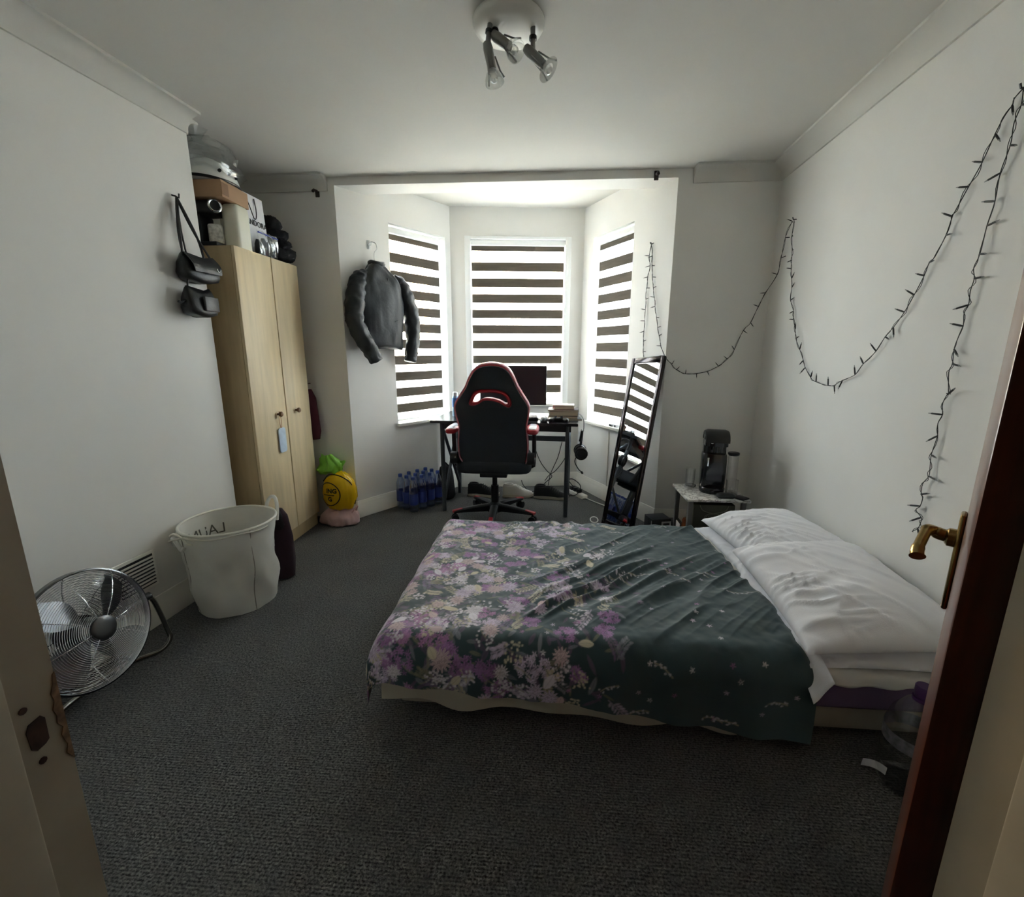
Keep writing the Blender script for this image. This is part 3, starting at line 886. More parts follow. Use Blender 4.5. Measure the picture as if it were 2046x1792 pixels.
# seat
so_ = sm([(-.25, 0), (-.27, .2), (-.25, .45), (-.15, .50), (0, .51), (.15, .50), (.25, .45), (.27, .2), (.25, 0), (0, -.02)], 4)
b = NB(); merge(b, plate(so_, [], .10, .03), Matrix.Translation((CX, 3.12, .43))); build(b, 'seat', BLKC, ch)
b = NB(); box(b, CX - .10, CX + .10, 3.15, 3.40, .345, .382, bev=.006); build(b, 'tilt_mechanism', BLACKM, ch)
b = NB(); cyl(b, (CX, CY, .20), (CX, CY, .35), .019, n=20); cyl(b, (CX, CY, .085), (CX, CY, .26), .029, n=20); build(b, 'gas_column', BLACKP, ch)
for sx in (-1, 1):
    x = CX + sx * .285
    b = NB()
    tube(b, [(x - sx * .03, 3.26, .40), (x + sx * .005, 3.24, .42), (x + sx * .010, 3.22, .50), (x + sx * .008, 3.20, .68)], .016, 10)
    arm = build(b, 'armrest', BLACKP, ch)
    M = Matrix.Translation((x, 3.175, .705))
    b = NB(); merge(b, plate(sm([(-.035, -.13), (0, -.145), (.035, -.13), (.045, 0), (.035, .12), (0, .13), (-.035, .12), (-.045, 0)], 4), [], .035, .014), M); build(b, 'arm_pad', REDL, arm, label='red armrest pad')
    b = NB(); merge(b, plate(sm([(-.022, -.11), (0, -.12), (.022, -.11), (.028, 0), (.022, .10), (0, .11), (-.022, .10), (-.028, 0)], 4), [], .008, .003), M @ Matrix.Translation((0, 0, .0175))); build(b, 'arm_pad_top', mat('pale glossy pad', (168, 172, 182), .35), arm)
    b = NB(); cyl(b, (x - sx * .035, 3.12, .50), (x + sx * .015, 3.12, .50), .045, n=24); hub = build(b, 'recliner_hub', BLACKP, ch)
    b = NB(); cyl(b, (x + sx * .014, 3.12, .50), (x + sx * .022, 3.12, .50), .020, n=16); build(b, 'hub_cap', CHROME, hub)
b = NB(); lathe(b, [(.05, .055), (.06, .06), (.06, .10), (.035, .125), (.030, .13)], 24, Matrix.Translation((CX, CY, 0))); base = build(b, 'base_hub', BLACKM, ch)
for k in range(5):
    a = R(270 + 72 * k); d = Vector((math.cos(a), math.sin(a), 0)); pp = Vector((-d.y, d.x, 0)); o_ = Vector((CX, CY, 0))
    rings = []
    for rr_, wd, zt, zb in ((.03, .028, .118, .065), (.12, .027, .112, .068), (.24, .024, .098, .070), (.315, .020, .086, .068)):
        c = o_ + d * rr_
        rings.append([c + pp * wd + Vector((0, 0, zb)), c + pp * wd + Vector((0, 0, zt - .008)), c + pp * wd * .6 + Vector((0, 0, zt)), c - pp * wd * .6 + Vector((0, 0, zt)), c - pp * wd + Vector((0, 0, zt - .008)), c - pp * wd + Vector((0, 0, zb))])
    b = NB(); loft(b, rings); leg = build(b, 'base_arm', BLACKM, ch)
    b = NB()
    rings = []
    for rr_, wd, zt in ((.25, .0215, .0985), (.325, .0205, .087)):
        c = o_ + d * rr_
        rings.append([c + pp * wd + Vector((0, 0, zt - .014)), c + pp * wd * .6 + Vector((0, 0, zt)), c - pp * wd * .6 + Vector((0, 0, zt)), c - pp * wd + Vector((0, 0, zt - .014))])
    loft(b, rings); build(b, 'red_insert', REDL, leg)
    c = o_ + d * .305
    b = NB()
    for sg in (-1, 1):
        cyl(b, c + pp * sg * .008 + Vector((0, 0, .028)), c + pp * sg * .024 + Vector((0, 0, .028)), .027, n=20)
    cyl(b, c + Vector((0, 0, .03)), c + Vector((0, 0, .07)), .009, n=10)
    build(b, 'castor', BLACKP, leg)

# ------------------------------------------------------------------ desk
dk = thing('computer_desk', 'black topped desk on grey steel legs in the bay', 'desk', (-.33, 3.58, 0))
TOPB = mat('black desk top', (38, 38, 42), 0.25, var=0.08, vs=14)
D0, D1, D2, D3 = (-.895, 3.345), (.225, 3.265), (.265, 3.83), (-.855, 3.91)
b = NB(); prism(b, [D0, D1, D2, D3], .712, .732); bmesh.ops.bevel(b, geom=b.edges[:], offset=.003, segments=2, affect='EDGES'); build(b, 'desk_top', TOPB, dk)
Mk = wallframe(D0, (D1[0] - D0[0], D1[1] - D0[1])); LD = math.dist(D0, D1)
b = NB(); box(b, .08, LD - .05, .03, .05, .665, .711, Mk); build(b, 'front_rail', BLACKM, dk)
b = NB(); box(b, .04, LD - .06, .50, .52, .50, .545, Mk); build(b, 'stretcher', GREYM, dk)
for t0 in (.085, LD - .075):
    q = lambda t, n_, z: Mk @ Vector((t, n_, z))
    b = NB(); tube(b, [q(t0, .04, 0), q(t0, .04, .71)], .0165, 12); l_ = build(b, 'leg', GREYM, dk)
    b = NB(); tube(b, [q(t0, .51, 0), q(t0, .51, .71)], .0165, 12); build(b, 'leg', GREYM, dk)
    b = NB(); tube(b, [q(t0, .06, .66), q(t0, .50, .10)], .013, 10); build(b, 'brace', GREYM, dk)
    b = NB(); tube(b, [q(t0, .06, .10), q(t0, .50, .66)], .013, 10); build(b, 'brace', GREYM, dk)
    b = NB(); box(b, t0 - .012, t0 + .012, .04, .51, .69, .711, Mk); build(b, 'side_rail', BLACKM, dk)

# ------------------------------------------------------------------ things on the desk
ZD = .732
SCREEN = mat('dark glossy screen', (42, 34, 42), 0.4)
mo = thing('computer_monitor', 'black flat computer monitor behind the gaming chair', 'monitor', (-.285, 3.74, ZD))
Mm = Matrix.Translation((-.285, 3.72, 0)) @ Matrix.Rotation(R(-2), 4, 'Z')
b = NB(); box(b, -.275, .275, -.012, .018, .815, 1.135, Mm, .006); body = build(b, 'housing', BLACKP, mo)
b = NB(); box(b, -.266, .266, -.0135, -.012, .83, 1.126, Mm); build(b, 'screen', SCREEN, body)
b = NB(); box(b, -.03, .03, .018, .035, ZD + .008, .95, Mm, .005); build(b, 'stand_neck', BLACKP, mo)
b = NB(); merge(b, plate(sm([(-.12, -.07), (0, -.085), (.12, -.07), (.12, .07), (0, .08), (-.12, .07)], 4), [], .010, .003), Mm @ Matrix.Translation((0, .0, ZD + .005))); build(b, 'stand_base', BLACKP, mo)

# keyboard, mostly behind the chair
kb = thing('keyboard', 'black keyboard on the desk in front of the monitor', 'keyboard', (-.30, 3.45, ZD))
b = NB(); box(b, -.47, -.07, 3.40, 3.53, ZD, ZD + .018, bev=.004); build(b, 'keyboard_base', BLACKP, kb)
b = NB()
for i in range(15):
    for j in range(5): box(b, -.462 + i * .0258, -.439 + i * .0258, 3.406 + j * .0235, 3.426 + j * .0235, ZD + .018, ZD + .025)
o = build(b, 'keys', mat('dark grey keycaps', (44, 44, 50), .5), kb, smooth=0); o['kind'] = 'stuff'

# stack of books
PAGE = mat('cream book pages', (224, 214, 192), 0.9, var=.08, vs=40, stretch=(1, 1, 60))
bx, by = .125, 3.52
zz = ZD
BK = [('large black notebook at the bottom of the book stack', (30, 30, 34), .27, .20, .012, 4),
      ('dark paperback second from the bottom of the book stack', (44, 34, 36), .225, .16, .020, -3),
      ('thick cream paged book in the middle of the book stack', (52, 40, 38), .22, .15, .034, 2),
      ('dark grey book on the cream paged one in the stack', (58, 52, 54), .235, .16, .014, -2),
      ('red paperback near the top of the book stack', (150, 48, 52), .155, .12, .026, 5),
      ('thin white booklet on top of the book stack', (222, 214, 212), .165, .12, .008, -4)]
for lab, col, lx, ly, th, rz in BK:
    t = thing('book', lab, 'book', (bx, by, zz), 'books stacked on the desk')
    M = Matrix.Translation((bx, by, zz)) @ Matrix.Rotation(R(rz), 4, 'Z')
    cm = mat('book cover ' + lab.split()[0], col, .5)
    b = NB(); cv = .0016
    box(b, -lx / 2, lx / 2, -ly / 2, ly / 2, 0, cv, M); box(b, -lx / 2, lx / 2, -ly / 2, ly / 2, th - cv, th, M); box(b, -lx / 2, -lx / 2 + cv, -ly / 2, ly / 2, 0, th, M)
    build(b, 'cover', cm, t, smooth=0)
    b = NB(); box(b, -lx / 2 + cv, lx / 2 - .004, -ly / 2 + .003, ly / 2 - .003, cv, th - cv, M); build(b, 'pages', PAGE, t, smooth=0)
    zz += th
# game pad, mouse, paper, small tray
def blob(name, label, cat, c, sx, sy, sz, m, parts=None):
    t = thing(name, label, cat, c)
    b = NB(); lathe(b, [(.55, 0), (.85, .06), (1, .3), (.93, .62), (.7, .86), (.35, .98), (.02, 1.0)], 24, Matrix.Translation(c) @ Matrix.Diagonal((sx, sy, sz, 1)))
    build(b, 'shell', m, t)
    return t
t = blob('computer_mouse', 'black computer mouse on the desk left of the books', 'mouse', (-.025, 3.36, ZD), .032, .055, .036, BLACKP)
b = NB(); cyl(b, (-.028, 3.33, ZD + .028), (-.022, 3.33, ZD + .028), .008, n=12); build(b, 'scroll_wheel', GREYM, t)
t = thing('game_controller', 'black game controller lying in front of the book stack', 'controller', (.085, 3.37, ZD))
b = NB(); merge(b, plate(sm([(-.07, -.05), (-.05, -.055), (-.03, -.02), (0, -.015), (.03, -.02), (.05, -.055), (.07, -.05), (.075, 0), (.055, .04), (0, .035), (-.055, .04), (-.075, 0)], 4), [], .03, .012), Matrix.Translation((.085, 3.37, ZD + .016))); build(b, 'pad_body', BLACKP, t)
for dx in (-.022, .022):
    b = NB(); cyl(b, (.085 + dx, 3.365, ZD + .03), (.085 + dx, 3.365, ZD + .042), .009, n=14); build(b, 'thumb_stick', GREYM, t)
b = NB(); box(b, -.10, .02, 3.44, 3.55, ZD, ZD + .004, Matrix.Translation((-.02, 0, 0))); tag(build(b, 'paper_sheet', mat('white paper', (225, 225, 222), .8), at=(-.06, 3.5, ZD), smooth=0), 'white paper sheet beside the book stack on the desk', 'paper')
# blue spray can on the left end of the desk
t = thing('spray_can', 'blue and white spray can on the left end of the desk', 'can', (-.745, 3.60, ZD))
Mc = Matrix.Translation((-.745, 3.60, ZD))
b = NB(); lathe(b, [(.024, 0), (.025, .003), (.025, .085), (.025, .15), (.021, .162)], 20, Mc); can = build(b, 'can_body', mat('pale blue can', (150, 190, 226), .3), t)
b = NB(); lathe(b, [(.0253, .075), (.0253, .148)], 20, Mc, False, False); build(b, 'can_label', mat('bright blue label', (48, 118, 205), .35), can)
b = NB(); lathe(b, [(.020, .162), (.020, .19), (.017, .195)], 20, Mc); build(b, 'can_cap', mat('white cap', (230, 234, 238), .35), t)
t = thing('wireless_router', 'small black box standing left of the chair back on the desk', 'box', (-.68, 3.66, ZD))
b = NB(); box(b, -.705, -.655, 3.64, 3.70, ZD, ZD + .11, bev=.006); build(b, 'box_body', BLACKP, t)
b = NB(); cyl(b, (-.67, 3.69, ZD + .10), (-.67, 3.69, ZD + .16), .005, n=8); build(b, 'antenna', BLACKP, t)

# headset hanging from the corner of the desk
hx, hy = .255, 3.29
t = thing('headset', 'black headset hanging by its cable from the right desk corner', 'headset', (hx, hy, .46))
b = NB(); tube(b, spline([(hx - .01, hy, .60), (hx, hy, .66), (hx + .003, hy + .03, .675), (hx + .008, hy + .07, .66), (hx + .006, hy + .09, .60), (hx, hy + .09, .53)], 6), .010, 8); build(b, 'headband', BLACKP, t)
for dy in (0, .09):
    b = NB(); lathe(b, [(.030, 0), (.042, .006), (.044, .02), (.040, .034), (.025, .04)], 24, Matrix.Translation((hx + .0, hy + dy + .02, .51)) @ Matrix.Rotation(PI / 2, 4, 'X')); cup = build(b, 'ear_cup', BLACKP, t)
    b = NB(); tube(b, [(hx + .04 * math.cos(a), hy + dy - (.02 if dy == 0 else -.022), .51 + .04 * math.sin(a)) for a in [2 * PI * k / 20 for k in range(20)]], .009, 8, closed=True); build(b, 'ear_cushion', BLACKL, cup)
b = NB(); tube(b, spline([(hx - .03, hy, .49), (hx - .045, hy - .02, .45), (hx - .02, hy - .03, .40), (hx + .005, hy - .03, .375)], 5), .004, 6); mic = build(b, 'microphone_boom', BLACKP, t)
b = NB(); tube(b, [(hx + .003, hy - .03, .378), (hx + .015, hy - .03, .362)], .008, 8); build(b, 'microphone_tip', BLACKP, mic)
b = NB(); tube(b, spline([(hx - .02, 3.40, ZD + .06), (hx + .0, 3.36, ZD + .05), (hx + .012, 3.31, ZD + .02), (hx + .014, 3.295, .70), (hx + .004, 3.29, .64)], 5), .0028, 6); build(b, 'cable', BLACKP, t)

# loose cables below the desk
for lab, pts in (('thin black cable looping down from the desk rail to the floor', [(-.12, 3.80, .49), (-.06, 3.80, .33), (.0, 3.80, .24), (.05, 3.82, .18), (.0, 3.84, .12), (-.06, 3.86, .05), (-.14, 3.87, .02), (-.20, 3.88, .07), (-.22, 3.88, .12)]),
                 ('black cable hanging straight with an inline switch under the desk', [(.13, 3.80, .49), (.10, 3.81, .36), (.06, 3.81, .26), (.035, 3.82, .19), (.02, 3.82, .10)]),
                 ('black cable rising from the bay corner to the desk leg', [(.20, 3.80, .45), (.15, 3.81, .33), (.08, 3.82, .23), (.03, 3.83, .19), (-.01, 3.85, .13)])):
    b = NB(); tube(b, spline(pts, 6), .0035, 6)
    tag(build(b, 'cable', BLACKP, at=pts[0]), lab, 'cable', 'cables under the desk')

# ------------------------------------------------------------------ shoes under the desk
def shoe(label, x, y, rz, upper, sole, lace, ln=.285):
    t = thing('trainer', label, 'shoe', (x, y, 0), 'trainers under the desk')
    M = Matrix.Translation((x, y, 0)) @ Matrix.Rotation(rz, 4, 'Z')
    k = ln / .285
    st = [(-.14, .028, .018), (-.125, .036, .026), (-.06, .036, .030), (.0, .035, .028), (.06, .043, .024), (.105, .040, .026), (.135, .024, .034), (.143, .010, .038)]
    b = NB()
    loft(b, [[(xx * k, wd * s_, z) for s_, z in ((-1, .004 + (.012 if xx > .12 else 0)), (-.8, .0 + (.010 if xx > .12 else 0)), (.8, .0 + (.010 if xx > .12 else 0)), (1, .004 + (.012 if xx > .12 else 0)), (1, zt), (-1, zt))] for xx, wd, zt in st], M=M)
    build(b, 'sole', sole, t, smooth=60)
    up = [(-.138, .024, .105, .022), (-.12, .033, .120, .022), (-.07, .034, .108, .024), (-.02, .034, .116, .024), (.02, .036, .100, .022), (.06, .040, .074, .020), (.10, .036, .060, .022), (.132, .020, .050, .03)]
    rings = []
    for xx, wd, zt, zb in up:
        rings.append([(xx * k, wd * math.cos(a) * (1.0 if math.sin(a) < .5 else .85), zb + (zt - zb) * max(0, math.sin(a))) for a in [PI * j / 10 for j in range(11)]])
    b = NB(); loft(b, rings, M=M); bd = build(b, 'upper', upper, t, smooth=60)
    b = NB(); tube(b, [(-.085 * k + .036 * math.cos(a), .022 * math.sin(a), .116) for a in [2 * PI * j / 16 for j in range(16)]], .007, 8, closed=True, M=M); build(b, 'collar', upper, bd)
    for j in range(5):
        xx = -.005 + j * .016
        b = NB(); tube(b, [(xx * k, -.024, .090 - j * .008), (xx * k + .004, 0, .116 - j * .0095), (xx * k, .024, .090 - j * .008)], .003, 6, M=M); build(b, 'lace', lace, bd)
WSOLE = mat('off white rubber sole', (196, 188, 172), .6)
BUP = mat('black mesh upper', (26, 26, 28), .8, bump=.3, bs=300); WUP = mat('white leather upper', (200, 196, 188), .55, bump=.1)
shoe('black trainer with a white sole behind the chair column, left one', -.545, 3.76, R(-4), BUP, WSOLE, BLACKP)
shoe('white trainer behind the chair column', -.245, 3.77, R(4), WUP, WSOLE, WUP, .27)
shoe('black trainer with a white sole beside the right desk leg', .045, 3.745, R(-5), BUP, WSOLE, BLACKP, .30)

# ------------------------------------------------------------------ pack of blue water bottles against the left bay wall
BLUEP = glassy('blue bottle plastic', (0.66, 0.76, 0.98), .12, .2, .65)
NAVY = mat('navy bottle label', (48, 64, 136), .4)
BCAP = mat('blue screw cap', (46, 76, 158), .4)
first = None
def bottle():
    t = thing('water_bottle', 'x', 'bottle', (0, 0, 0), 'blue water bottles packed by the left bay wall')
    b = NB(); lathe(b, [(.029, 0), (.035, .006), (.036, .03), (.034, .045), (.036, .055), (.036, .155), (.034, .17), (.036, .19), (.034, .212), (.024, .243), (.014, .262), (.014, .272)], 16); bd = build(b, 'bottle_body', BLUEP, t)
    b = NB(); lathe(b, [(.0365, .06), (.0365, .15)], 16, I4, False, False); build(b, 'label', NAVY, bd)
    b = NB(); lathe(b, [(.016, .26), (.016, .28), (.014, .283)], 14); build(b, 'cap', BCAP, t)
    return t
rowname = ['wall', 'second', 'third', 'front']
for i in range(4):
    for j in range(3):
        q = MLB @ Vector((.36 + .086 * i, -.068 - .080 * j, 0))
        if first is None: o = first = bottle()
        else: o = copy_tree(first)
        o.location = q + Vector((random.uniform(-.004, .004), random.uniform(-.004, .004), 0)); o.rotation_euler.z = random.uniform(0, 6)
        o['label'] = 'blue water bottle, %s from the left in the %s row of the pack' % (['first', 'second', 'third', 'fourth'][i], ['wall side', 'middle', 'room side'][j])
# dark rucksack slumped behind the bottles
t = thing('rucksack', 'dark rucksack slumped on the floor behind the water bottles', 'bag', (-.90, 3.72, 0))
b = NB()
def blobrings(c, prof, n=20, seed=1, amp=.1):
    rgs = []
    for z, rx, ry in prof:
        rgs.append([(c[0] + rx * math.cos(a) * (1 + amp * math.sin(3 * a + seed + z * 20)), c[1] + ry * math.sin(a) * (1 + amp * math.sin(2 * a + seed * 2 + z * 30)), z) for a in [2 * PI * k / n for k in range(n)]])
    return rgs
loft(b, blobrings((-.865, 3.70, 0), [(0, .06, .07), (.03, .078, .085), (.12, .075, .08), (.20, .066, .07), (.27, .05, .05), (.30, .02, .02)], 20, 1, .06)); bd = build(b, 'bag_body', mat('black nylon', (22, 24, 28), .6, bump=.3, bs=40), t, smooth=80)
b = NB(); tube(b, spline([(-.88, 3.69, .295), (-.86, 3.66, .325), (-.83, 3.67, .29)], 5), .006, 6); build(b, 'bag_strap', BLACKL, bd)
# extension lead in the right corner
t = thing('extension_lead', 'white extension socket with black plugs in the right bay corner', 'extension lead', (.27, 3.86, 0))
Me = Matrix.Translation((.28, 3.84, 0)) @ Matrix.Rotation(R(-58), 4, 'Z')
b = NB(); box(b, -.11, .11, -.028, .028, 0, .035, Me, .006); ex = build(b, 'socket_block', mat('white socket plastic', (226, 224, 216), .4), t)
for k in (-.08, -.03, .02):
    b = NB(); box(b, k - .018, k + .018, -.02, .02, .035, .07, Me, .006); build(b, 'plug', BLACKP, ex)
b = NB(); tube(b, spline([Me @ Vector(p) for p in ((.11, 0, .015), (.18, .02, .006), (.28, .03, .006), (.36, .05, .006))], 6), .004, 6); build(b, 'mains_cord', mat('white cord', (220, 218, 210), .5), t)
b = NB(); tube(b, spline([(.25, 3.90, .06), (.20, 3.88, .13), (.24, 3.84, .15), (.30, 3.80, .10), (.26, 3.80, .02), (.15, 3.82, .008)], 6), .004, 6); build(b, 'mains_cord', BLACKP, t)
b = NB(); tube(b, [(.36 + .028 * math.cos(a), 3.19 + .028 * math.sin(a), .03 + .012 * math.sin(a)) for a in [2 * PI * k / 24 for k in range(24)]], .004, 6, closed=True)
tag(build(b, 'cable_loop', mat('white cable', (222, 222, 218), .5), at=(.36, 3.19, .02)), 'small white cable loop on the carpet by the foot of the mirror', 'cable')
# ------------------------------------------------------------------ wardrobe
WX, WY0, WY1, WH = -1.668, 2.428, 3.04, 1.795
wd_ = thing('wardrobe', 'tall pale birch two door wardrobe standing in the alcove', 'wardrobe', (-1.9, 2.73, 0))
XB = -2.18
b = NB()
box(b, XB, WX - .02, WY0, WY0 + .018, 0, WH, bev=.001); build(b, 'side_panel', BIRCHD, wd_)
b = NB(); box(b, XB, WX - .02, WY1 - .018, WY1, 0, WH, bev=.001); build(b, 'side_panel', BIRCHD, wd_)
b = NB(); box(b, XB, WX - .02, WY0 + .018, WY1 - .018, WH - .02, WH); build(b, 'top_panel', BIRCH, wd_)
b = NB(); box(b, XB, XB + .006, WY0 + .018, WY1 - .018, .08, WH - .02); build(b, 'back_panel', BIRCH, wd_)
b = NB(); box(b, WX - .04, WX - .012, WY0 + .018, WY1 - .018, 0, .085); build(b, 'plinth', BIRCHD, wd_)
b = NB(); box(b, XB + .01, WX - .04, WY0 + .018, WY1 - .018, .07, .085); build(b, 'bottom_panel', BIRCH, wd_)
ym = WY0 + .325
KNOB = mat('brown turned knob', (122, 86, 50), .35)
for y0, y1, yk in ((WY0, ym - .005, WY0 + .225), (ym + .005, WY1, ym + .105)):
    b = NB(); box(b, WX - .018, WX, y0, y1, .09, WH, bev=.0015); dr = build(b, 'door', BIRCH, wd_)
    b = NB(); lathe(b, [(.007, 0), (.007, .010), (.015, .017), (.017, .024), (.013, .031), (.004, .034)], 18, Matrix.Translation((WX, yk, .865)) @ Matrix.Rotation(PI / 2, 4, 'Y')); build(b, 'knob', KNOB, dr)
# pale blue tag hanging on the left knob
yk = WY0 + .225
t = thing('hanging_tag', 'pale blue rounded tag hanging by a cord on the left wardrobe knob', 'tag', (WX + .01, yk, .76))
TAGM = Matrix.Translation((WX + .008, yk + .012, .70)) @ Matrix.Rotation(PI / 2, 4, 'Z') @ Matrix.Rotation(PI / 2, 4, 'X')
def rrect(hw, hh, r, n=5):
    o = []
    for cx, cy, a0 in ((hw - r, hh - r, 0), (-hw + r, hh - r, 90), (-hw + r, -hh + r, 180), (hw - r, -hh + r, 270)):
        o += [(cx + r * math.cos(R(a0 + 90 * k / n)), cy + r * math.sin(R(a0 + 90 * k / n))) for k in range(n + 1)]
    return o
b = NB(); merge(b, plate(rrect(.037, .078, .018), [], .008, .003), TAGM); build(b, 'tag_plate', mat('pale blue felt', (186, 204, 222), .7, var=.08, vs=30), t)
b = NB(); tube(b, spline([(WX + .008, yk + .008, .778), (WX + .012, yk - .008, .83), (WX + .012, yk, .882), (WX + .012, yk + .012, .83), (WX + .008, yk + .016, .778)], 5), .002, 6); build(b, 'tag_cord', mat('peach cord', (206, 160, 134), .7), t)

# ------------------------------------------------------------------ things piled on the wardrobe
CARD = mat('brown cardboard', (170, 138, 108), .85, var=.06, vs=10)
TAPE = mat('brown parcel tape', (132, 98, 68), .35)
ZW = WH
# black capsule machine
t = thing('capsule_machine', 'black machine with a round chrome ring on the wardrobe top', 'coffee machine', (-1.80, 2.53, ZW))
b = NB(); box(b, -1.90, -1.72, 2.47, 2.59, ZW, ZW + .02, bev=.006); bs_ = build(b, 'machine_base', BLACKP, t)
b = NB(); box(b, -1.90, -1.80, 2.48, 2.585, ZW + .02, ZW + .16, bev=.012); build(b, 'machine_body', BLACKP, t)
b = NB(); box(b, -1.90, -1.725, 2.475, 2.59, ZW + .155, ZW + .225, bev=.02, seg=3); hdm = build(b, 'machine_head', BLACKP, t)
b = NB(); cyl(b, (-1.735, 2.50, ZW + .195), (-1.716, 2.487, ZW + .195), .030, n=24); build(b, 'brew_door', BLACKP, hdm)
b = NB(); tube(b, [Vector((-1.716, 2.486, ZW + .195)) + Vector((.55, .83, 0)).normalized() * .029 * math.cos(a) + Vector((0, 0, .029 * math.sin(a))) for a in [2 * PI * k / 28 for k in range(28)]], .006, 8, closed=True); build(b, 'chrome_ring', CHROME, hdm, label='round chrome ring')
b = NB(); lathe(b, [(.032, 0), (.036, .01), (.036, .085), (.034, .09)], 20, Matrix.Translation((-1.755, 2.525, ZW + .02))); build(b, 'mug', mat('speckled white mug', (206, 206, 200), .4, var=.35, vs=60), t, label='speckled white mug'); t.location += Vector((-.035, -.05, 0))
# red box behind it
t = thing('red_box', 'small dark red box behind the black machine on the wardrobe', 'box', (-1.965, 2.52, ZW))
b = NB(); box(b, -2.02, -1.915, 2.46, 2.56, ZW, ZW + .115, bev=.002); bx_ = build(b, 'box_body', mat('dark red card', (128, 22, 34), .5), t)
b = NB(); box(b, -2.022, -1.913, 2.458, 2.562, ZW + .09, ZW + .117, bev=.002); build(b, 'box_lid', mat('red card lid', (140, 28, 40), .5), bx_); t.location += Vector((-.03, .02, 0))
t = thing('folded_cloth', 'pale folded cloth on top of the small red box', 'cloth', (-1.965, 2.52, ZW + .118))
b = NB()
for k in range(4): box(b, -2.02 + k * .004, -1.915 - k * .003, 2.46, 2.56, ZW + .1185 + k * .022, ZW + .1395 + k * .022, bev=.009)
build(b, 'cloth_layers', mat('pale cotton', (196, 194, 186), .9), t); t.location += Vector((-.03, .02, 0))
# off white canister
t = thing('canister', 'tall off white rounded canister at the front edge of the wardrobe', 'canister', (-1.72, 2.625, ZW))
b = NB(); loft(b, [[(-1.72 + x * k, 2.625 + y * k, z) for x, y in rrect(.045, .062, .024)] for k, z in ((.94, ZW), (1, ZW + .006), (1, ZW + .19), (.96, ZW + .21), (.82, ZW + .222))]); cb = build(b, 'canister_body', mat('off white plastic', (216, 214, 196), .45), t)
b = NB(); box(b, -1.745, -1.70, 2.60, 2.65, ZW + .2225, ZW + .229, bev=.003); build(b, 'canister_lid', mat('off white lid', (208, 206, 190), .45), t); t.location += Vector((.0, -.075, 0))
# cardboard box lying across machine and canister
t = thing('cardboard_box', 'flat brown cardboard box lying across the black machine and the canister', 'box', (-1.825, 2.535, ZW + .232))
MBx = Matrix.Translation((-1.825, 2.535, ZW + .232)) @ Matrix.Rotation(R(3), 4, 'Z')
b = NB(); box(b, -.13, .13, -.125, .105, 0, .082, MBx, .002); cb = build(b, 'box_body', CARD, t)
b = NB(); box(b, -.131, .131, -.02, .02, .0815, .0832, MBx); build(b, 'parcel_tape', TAPE, cb)
b = NB(); box(b, .1295, .1312, -.1255, -.07, .012, .07, MBx); build(b, 'corner_tape', TAPE, cb)
# white helmet
t = thing('white_helmet', 'white helmet with a dark rim on top of the cardboard box', 'helmet', (-1.80, 2.60, ZW + .315))
WHELM = mat('white helmet shell', (222, 222, 218), .3)
def helm(k): return Matrix.Translation((-1.80, 2.60, ZW + .317)) @ Matrix.Diagonal((k * .125, k * .155, k * .13, 1))
b = NB(); lathe(b, [(1.0, 0), (1.01, .08), (.98, .25), (.90, .45), (.75, .66), (.55, .83), (.3, .95), (.02, 1.0)], 32, helm(1)); hs = build(b, 'helmet_shell', WHELM, t, smooth=80)
b = NB(); tube(b, [(-1.80 + .127 * math.cos(a), 2.60 + .157 * math.sin(a), ZW + .323) for a in [2 * PI * k / 36 for k in range(36)]], .007, 8, closed=True); build(b, 'helmet_rim', BLACKP, t)
for a in (-.5, -.15, .25):
    b = NB(); cyl(b, (-1.80 + .118 * math.cos(a), 2.60 + .147 * math.sin(a), ZW + .365), (-1.80 + .128 * math.cos(a), 2.60 + .158 * math.sin(a), ZW + .366), .008, n=12); build(b, 'vent_hole', BLACKP, hs)
t.location += Vector((-.02, -.075, 0))
# crumpled clear bag over it
rg = np.random.RandomState(3)
t = thing('clear_plastic_bag', 'crumpled clear plastic bag over the white helmet near the ceiling', 'bag', (-1.80, 2.60, ZW + .35))
b = NB()
rings = []
for k in range(13):
    z = ZW + .36 + k * .0145
    rr_ = .150 + .018 * math.sin(k * .8) - max(0, k - 7) * .016
    rings.append([(-1.80 + (rr_ * .92 + rg.uniform(-.012, .012)) * math.cos(a), 2.60 + (rr_ * 1.12 + rg.uniform(-.012, .012)) * math.sin(a), z + rg.uniform(-.006, .006)) for a in [2 * PI * j / 26 for j in range(26)]])
loft(b, rings, caps=False); bg = build(b, 'bag_film', CLEARP, t, smooth=20)
b = NB()
rings = [[(-1.78 + rr_ * math.cos(a) * (1 + .3 * math.sin(3 * a)), 2.50 + rr_ * math.sin(a), z) for a in [2 * PI * j / 14 for j in range(14)]] for rr_, z in ((.05, ZW + .47), (.02, ZW + .50), (.035, ZW + .53), (.05, ZW + .55))]
loft(b, rings, caps=False); build(b, 'bag_neck', CLEARP, bg, smooth=20); t.location += Vector((-.02, -.075, 0))

